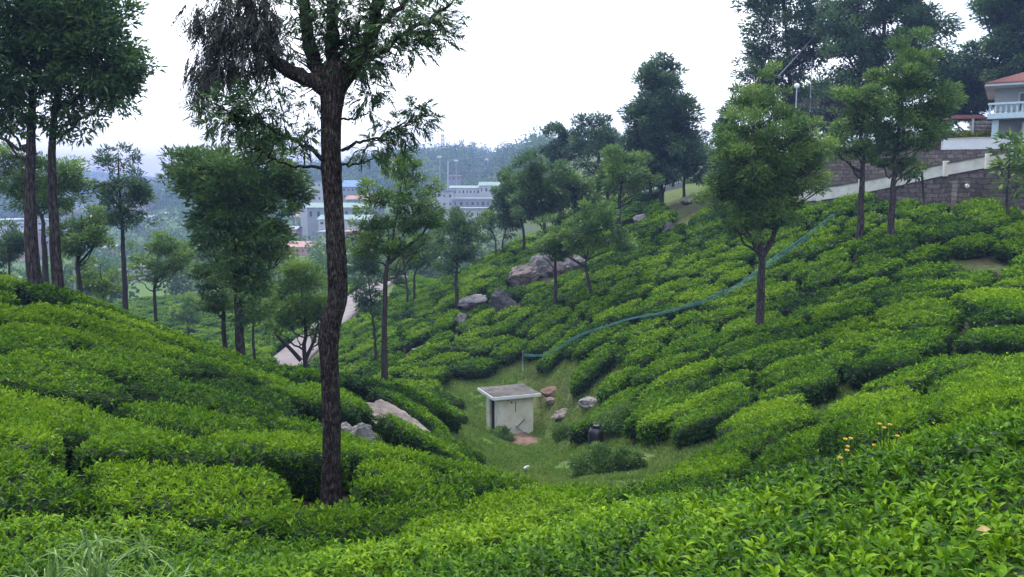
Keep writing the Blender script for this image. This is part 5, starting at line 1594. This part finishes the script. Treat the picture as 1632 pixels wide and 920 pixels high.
def hedge():
    rng = np.random.default_rng(2)
    a, b = at(1478, 218, 50.6), at(1590, 214, 50.2)
    n = 5200
    t = rng.random(n)
    P = np.stack([a.x + (b.x - a.x) * t, a.y + rng.normal(0, .2, n), TERR_Z + rng.random(n) ** .7 * (.42 + .12 * np.sin(t * 25))], 1)
    V, T, k = leaf_small(P, rand_dirs(n, rng) + np.array([[0, 0, .4]]), .16, .08, rng, roll=1)
    o = link("hedge", mesh_np("hedge", V, [(T, 0)], [M['hedge_yellow']], tint=np.repeat(np.clip(rng.normal(.5, .25, n), 0, 1), k)))
    tag(o, "low golden green hedge along the terrace edge beside the pergola", "hedge")
hedge()

def poles():
    p = at(1293, 150, 57); t = at(1294, 92, 57)
    root = thing("flag_pole", (p.x, p.y, gz(p.x, p.y)), "thin white pole standing between the tall airy tree and the huge dark tree", "pole")
    m = MB(); m.tube([(p.x, p.y, gz(p.x, p.y)), tuple(t)], [.045, .028], 8); m.build("shaft", M['white_paint'], root, smooth=True)
    p = at(1270, 137, 50); g = gz(p.x, p.y)
    root = thing("globe_lamp", (p.x, p.y, g), "white globe lamp on a post behind the forked tree's crown", "lamp")
    m = MB(); m.tube([(p.x, p.y, g - .2), (p.x, p.y, p.z - .15)], [.05, .04], 8); m.build("post", M['steel'], root)
    m = MB(); m.tube([tuple(p + Vector((0, 0, z))) for z in (-.16, -.13, -.07, 0, .07, .13, .155)], [.04, .10, .15, .165, .15, .1, .02], 14); m.build("globe", M['lamp_globe'], root, smooth=True)
    a, b = at(1240, 122, 57), at(1300, 55, 57)
    o = MB().tube([tuple(a), tuple((a + b) / 2 + Vector((0, 0, -.05))), tuple(b)], [.05, .045, .03], 8).build("dead_trunk", M['far_grey'], smooth=True)
    tag(o, "pale bare slanting trunk across the very tall airy tree", "dead trunk")
    # rusty leaning rod against the wall
    a = at(1476, 334, 37.5); b = at(1469, 276, 37.9)
    o = MB().tube([tuple(a + Vector((0, 0, -.6))), tuple(b)], [.06, .05], 8).build("iron_rod", M['bark_far'], smooth=True)
    tag(o, "rusty brown rod leaning on the stone wall right of the leaning trunk", "rod")
    # street lamp at the left
    p = at(114, 440, 44); g = gz(p.x, p.y); t = at(115, 315, 44); e = at(82, 306, 44)
    root = thing("street_lamp", (p.x, p.y, g), "thin grey street lamp with curved arm behind the left crest pair", "street lamp")
    m = MB(); m.tube([(p.x, p.y, g - .2), tuple(t)], [.06, .045], 8); m.build("pole", M['steel'], root, smooth=True)
    m = MB(); m.tube(smooth_path([t, at(108, 309, 44), e], 8), [.035] * 8, 6); m.build("arm", M['steel'], root, smooth=True)
    m = MB(); m.box(tuple(e), (.5, .2, .1)); m.build("lamp_head", M['white_paint'], root)
poles()

def kerb_fence():
    a, b = at(1000, 314, 72), at(1088, 290, 72)
    root = thing("roadside_wall", tuple(a), "low road wall with black and white blocks along the ridge behind the tree trunks", "wall")
    m = MB(); k2 = MB()
    n = 24
    for i in range(n):
        p, q = a.lerp(b, i / n), a.lerp(b, (i + 1) / n)
        gp = min(gz(p.x, p.y), p.z - .3) - .3
        m.prism([(p.x, p.y, gp), (q.x, q.y, gp), (q.x, q.y + .3, gp), (p.x, p.y + .3, gp)], [tuple(p), tuple(q), (q.x, q.y + .3, q.z), (p.x, p.y + .3, p.z)])
        if i % 2 == 0:
            k2.box((p.x + .12, p.y + .15, p.z + .10), (.22, .28, .19))
    m.build("base", M['far_grey'], root); k2.build("blocks", M['white_paint'], root)
kerb_fence()

# ------------------------------------------------------------------ far town, masts, woods
def building(label, px0, px1, pyt, pyb, Y, wall='far_wall', roof='green_roof', rows=2, cols=6, depth=10, rh=0.0, over=0.4, cat="building", name="building", win=True, group="buildings of the far town"):
    a, b = at(px0, pyb, Y), at(px1, pyb, Y)
    zt = at(px0, pyt, Y).z; z0 = min(gz((a.x + b.x) / 2, Y) - 1, a.z)
    zb = a.z
    w = b.x - a.x; cx_b = (a.x + b.x) / 2
    root = thing(name, (cx_b, Y, z0), label, cat, group)
    m = MB(); m.box((cx_b, Y + depth / 2, (z0 + zt) / 2), (w, depth, zt - z0)); m.build("wall", M[wall], root)
    m = MB()
    if rh > 0:
        m.prism([(a.x - over, Y - over, zt + .01), (b.x + over, Y - over, zt + .01), (b.x + over, Y + depth + over, zt + .01), (a.x - over, Y + depth + over, zt + .01)],
                [(a.x - over, Y + depth * .45, zt + rh), (b.x + over, Y + depth * .45, zt + rh), (b.x + over, Y + depth * .55, zt + rh), (a.x - over, Y + depth * .55, zt + rh)])
    else:
        m.box((cx_b, Y + depth / 2, zt + .26), (w + 2 * over, depth + 2 * over, .5))
    m.build("roof", M[roof], root)
    if win:
        hh = (zt - zb) / rows
        for r in range(rows):
            for c in range(cols):
                m = MB(); ww = w / cols
                m.box((a.x + ww * (c + .5 + .12 * math.sin(c * 7 + px0)), Y - .02, zb + hh * (r + .52)), (ww * (.34 + .16 * math.sin(c * 3.1 + r + px0)), .12, hh * (.34 + .06 * math.sin(c * 5 + px1)))); m.build("window", M['pane'], root)
    return root
building("white apartment block with rows of windows left of the foreground trunk", 478, 522, 290, 322, 262, rows=3, cols=5, roof='far_grey')
building("grey block under a bright blue roof right of the foreground trunk", 546, 572, 298, 318, 262, wall='far_grey', roof='blue_roof', rows=2, cols=4, rh=2.2)
building("pale block with blue roof edge beside the bright blue roofed block", 572, 596, 304, 318, 258, roof='blue_roof', rows=1, cols=3)
building("low building with rust red roof under the blue roofed blocks", 552, 600, 318, 330, 250, wall='green_roof', roof='rust_roof', rows=1, cols=5, rh=1.2)
building("long factory hall with pale green roof behind the foreground trunk", 490, 605, 331, 352, 238, wall='far_grey', roof='green_roof', rows=1, cols=10, rh=1.4)
building("pale factory wing with green roof lower behind the foreground trunk", 508, 590, 350, 374, 225, roof='green_roof', rows=2, cols=6, rh=1.2)
building("white stepped annex at the foot of the factory", 508, 526, 372, 398, 215, roof='far_grey', rows=2, cols=2)
building("pink brick building right of the foreground trunk's middle", 547, 566, 372, 402, 205, wall='far_pink', roof='rust_roof', rows=2, cols=2)
building("long low row with rusty roofs and blue shutters in the valley", 436, 496, 394, 406, 180, wall='far_pink', roof='rust_roof', rows=1, cols=7, rh=1.0)
building("long white factory hall with pale green roof below the wooded hill", 716, 766, 300, 312, 300, roof='green_roof', rows=1, cols=8, rh=1.0)
building("pale factory hall with green roof, right end of the hill foot complex", 764, 812, 296, 310, 296, roof='green_roof', rows=1, cols=6, rh=1.4)
building("low factory wing with open bays in front of the long white hall", 722, 800, 318, 332, 280, wall='far_grey', roof='far_wall', rows=1, cols=9)
building("lower white factory wing nearest the slope", 730, 792, 334, 350, 262, wall='far_wall', roof='far_grey', rows=1, cols=7)
building("tall white gable block at the left end of the hill foot complex", 696, 722, 306, 345, 285, wall='far_wall', roof='green_roof', rows=3, cols=3)
building("small building with pinkish roof above the long white hall", 714, 734, 281, 288, 340, wall='far_grey', roof='far_pink', rows=1, cols=3)
building("pale water tank block on the wooded hill's skyline", 752, 762, 237, 252, 610, wall='far_wall', roof='far_wall', rows=1, cols=1, win=False)
building("white gabled house high on the wooded hill at right", 812, 824, 255, 262, 560, roof='far_wall', rows=1, cols=2, rh=2)
building("house with orange roof low on the wooded hill at right", 818, 830, 270, 275, 520, wall='far_pink', roof='rust_roof', rows=1, cols=2, rh=1.2)
building("red roofed house among the trees of the wooded hill", 746, 758, 262, 268, 560, wall='far_pink', roof='red_tile', rows=1, cols=2, rh=2)
building("white house with pink roof at the centre of the wooded hill", 771, 782, 256, 262, 575, roof='far_pink', rows=1, cols=2, rh=1.5)
building("long building with pale roof on the hill left of the leafy open tree", 560, 604, 268, 276, 560, wall='far_wall', roof='far_pink', rows=1, cols=5, rh=1.5)
building("white flat roofed house at the far left edge of the valley", -10, 24, 352, 364, 300, roof='far_wall', rows=1, cols=4)
building("white block with blue shutters beside the crest trunks at far left", 24, 58, 358, 374, 290, roof='far_grey', rows=2, cols=4)
building("tall pale block between the two crest trunks at far left", 62, 80, 352, 392, 280, roof='far_grey', rows=4, cols=2)
building("pale stepped block right of the crest trunks", 98, 122, 370, 394, 270, wall='far_grey', roof='far_wall', rows=2, cols=3)
building("dark roofed shed with white front low in the valley", 206, 240, 428, 440, 165, roof='far_grey', rows=1, cols=4)
building("long low pale orange roofed building across the valley", 284, 332, 364, 371, 330, wall='far_pink', roof='far_wall', rows=1, cols=6, rh=.8)
building("small red roofed shop beside the big dense tree in the valley", 308, 324, 408, 418, 210, wall='far_wall', roof='red_tile', rows=1, cols=2, rh=1)
building("pale long building on the far left slope", 90, 140, 325, 334, 420, roof='far_grey', rows=1, cols=6)
building("brown terrace of sheds on the left side of the valley", 200, 232, 322, 328, 430, wall='far_pink', roof='rust_roof', rows=1, cols=4)

rng_h = np.random.default_rng(77)
for (px0_, py0_, Y_) in [(30, 378, 270), (100, 345, 380), (140, 352, 360), (165, 400, 240), (225, 352, 380), (262, 345, 400), (270, 410, 220), (292, 330, 480), (340, 395, 230), (460, 372, 240), (470, 350, 300), (615, 300, 420),
                         (640, 292, 460), (660, 306, 400), (540, 283, 520), (590, 284, 540), (655, 272, 560), (680, 282, 540), (790, 286, 480), (800, 268, 560), (835, 262, 600), (690, 330, 300), (45, 340, 420), (180, 335, 440)]:
    w_ = 7 + 8 * rng_h.random()
    building("small pale house among the trees of the far valley", px0_, px0_ + w_ * 1.3, py0_ - 4 - 3 * rng_h.random(), py0_, Y_, wall=['far_wall', 'far_grey', 'far_pink'][int(rng_h.integers(0, 3)) if rng_h.random() < .5 else 0],
             roof=['far_pink', 'far_wall', 'rust_roof', 'far_grey'][int(rng_h.integers(0, 4))], rows=1, cols=2, rh=0.8, depth=7, group="small houses of the far valley")

def mast(label, px, pyt, pyb, Y, lattice=False, w=0.16, head=False, name="floodlight_mast", cat="mast"):
    b = at(px, pyb, Y); t = at(px, pyt, Y); z0 = min(gz(b.x, Y), b.z)
    root = thing(name, (b.x, Y, z0), label, cat, "masts of the far town")
    m = MB()
    if lattice:
        hw = 1.5; n = 14
        for sx_, sy_ in ((-1, -1), (1, -1), (1, 1), (-1, 1)):
            m.tube([(b.x + sx_ * hw, Y + sy_ * hw, z0), (b.x + sx_ * hw * .5, Y + sy_ * hw * .5, t.z)], [.22, .16], 5)
        for k in range(n):
            f0, f1 = k / n, (k + 1) / n
            h0, h1 = hw * (1 - .5 * f0), hw * (1 - .5 * f1)
            za, zb = z0 + (t.z - z0) * f0, z0 + (t.z - z0) * f1
            for (ax_, ay_), (bx_, by_) in (((-1, -1), (1, -1)), ((1, -1), (1, 1)), ((-1, 1), (-1, -1))):
                m.tube([(b.x + ax_ * h0, Y + ay_ * h0, za), (b.x + bx_ * h1, Y + by_ * h1, zb)], [.12, .12], 4)
                m.tube([(b.x + bx_ * h0, Y + by_ * h0, za), (b.x + ax_ * h1, Y + ay_ * h1, zb)], [.12, .12], 4)
        m.build("lattice", M['steel'], root)
        m = MB()
        for k in range(3):
            m.box((b.x, Y, t.z - 1 - 3 * k), (2.6, 2.6, 1.2))
        m.build("antenna_head", M['white_paint'], root)
    else:
        m.tube([(b.x, Y, z0), tuple(t)], [w, w * .7], 7); m.build("pole", M['steel'], root)
        if head:
            m = MB(); m.box((b.x, Y, t.z), (1.6, .5, .6)); m.build("lamp_head", M['white_paint'], root)
mast("tall lattice antenna tower on the wooded hill", 706, 214, 262, 600, True, name="antenna_tower", cat="tower")
mast("pale floodlight mast left of the lattice tower's foot", 701, 250, 308, 300, head=True)
mast("dark thick chimney pole right of the lattice tower's foot", 714, 256, 312, 296, w=.45)
mast("thin mast with crossarm above the long white hall", 727, 256, 300, 320, head=True)
mast("thin mast on the skyline right of the foreground trunk", 610, 236, 270, 560, w=.35)

def far_woods():
    rng = np.random.default_rng(31)
    n = 5200
    Yv = np.concatenate([rng.random(1500) * 160 + 100, rng.random(1600) * 260 + 240, rng.random(3600) * 330 + 440, rng.random(600) * 400 + 780])
    n = len(Yv)
    X = (rng.random(n) * 2 - 1) * (Yv * 0.68 + 5)
    Z = ground_z(X, Yv)
    a, b = proj(np.stack([X, Yv, Z], 1))
    keep = (a > -80) & (a < 1000) & ((b > 240))
    keep &= ~((Yv < 320) & (a > 690) & (a < 830) & (Yv > 225))
    keep &= ~((Yv < 268) & (a > 478) & (a < 606) & (Yv > 165))
    keep &= ~((Yv < 190) & (a > 425) & (a < 505) & (Yv > 120))
    keep &= ~((a < 130) & (Yv > 180) & (Yv < 310))
    keep &= ~((a > 200) & (a < 245) & (Yv < 170))
    keep &= ~((a > 840) & (Yv < 200)) & ~((a > 560) & (Yv < 112))
    keep &= rng.random(n) < np.where((Yv > 440) | (fbm(np.stack([X, Yv, X * 0], 1), .02, 4, 3) > .42), 1.0, .35)
    X, Yv, Z = X[keep], Yv[keep], Z[keep]
    n = len(X)
    P, Ax, L, Ti = [], [], [], []
    for i in range(n):
        big = 1.0 if Yv[i] < 300 else 1.45
        h = (3.0 + 3.5 * rng.random()) * big; w = h * (.28 + .3 * rng.random())
        if Yv[i] > 440 and rng.random() < .25: h *= 1.5
        m = 90 if Yv[i] > 430 else 150
        q = rand_dirs(m, rng) * (rng.random(m) ** .4)[:, None]
        lump = 1 + .3 * np.sin(q @ rng.normal(0, 4, 3))
        P.append(np.array([X[i], Yv[i], Z[i] + h * .5]) + q * lump[:, None] * np.array([w, w, h * .55]))
        Ax.append(q + rand_dirs(m, rng) * .8)
        L.append(np.full(m, .30 * w * (1 if m == 150 else 1.3)) * (.6 + .8 * rng.random(m)))
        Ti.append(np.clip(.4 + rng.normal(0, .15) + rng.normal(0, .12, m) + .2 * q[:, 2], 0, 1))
    P, Ax, L, Ti = map(np.concatenate, (P, Ax, L, Ti))
    V, T, k = leaf_small(P, Ax, L, L * .6, rng, roll=1.2)
    o = link("woodland", mesh_np("woodland", V, [(T, 0)], [M['leaf_mid']], tint=np.repeat(Ti, k)))
    tag(o, "far wooded hill and valley trees behind the town", "woodland", kind='stuff')
far_woods()

def wires():
    for lab, pts in [("upper thin power cable running to the ridge trees", [(560, 265, 150), (760, 252, 110), (1010, 195, 70)]), ("lower thin power cable running to the ridge trees", [(600, 283, 150), (780, 270, 110), (1010, 222, 72)]),
                     ("thin power cable low over the bright far slope", [(560, 400, 70), (720, 378, 64), (860, 340, 58)])]:
        P = smooth_path([at(*p) for p in pts], 20)
        o = MB().tube(P, np.full(20, .006), 4).build("power_cable", M['steel'])
        tag(o, lab, "cable", "power cables over the valley")
wires()

# ------------------------------------------------------------------ haze
hz = MB(); hz.box((0, 700, 40), (2900, 2300, 190)); 
zmin_all = float(GZ.min())
hz = MB()
z0h, z1h = zmin_all - 2.0, 75.0
hz.box((0, 620, (z0h + z1h) / 2), (3060, 2700, z1h - z0h))
hm = bpy.data.materials.new("haze"); hm.use_nodes = True
hn, hl = hm.node_tree.nodes, hm.node_tree.links
hn.clear()
ho = hn.new("ShaderNodeOutputMaterial"); hv = hn.new("ShaderNodeVolumePrincipled")
hv.inputs['Color'].default_value = (0.30, 0.40, 0.80, 1)
hv.inputs['Density'].default_value = 0.0009
hv.inputs['Anisotropy'].default_value = 0.0
hl.new(hv.outputs[0], ho.inputs['Volume'])
h_o = hz.build("haze", hm)
tag(h_o, "thin bluish haze over the valley", "haze", kind='stuff')
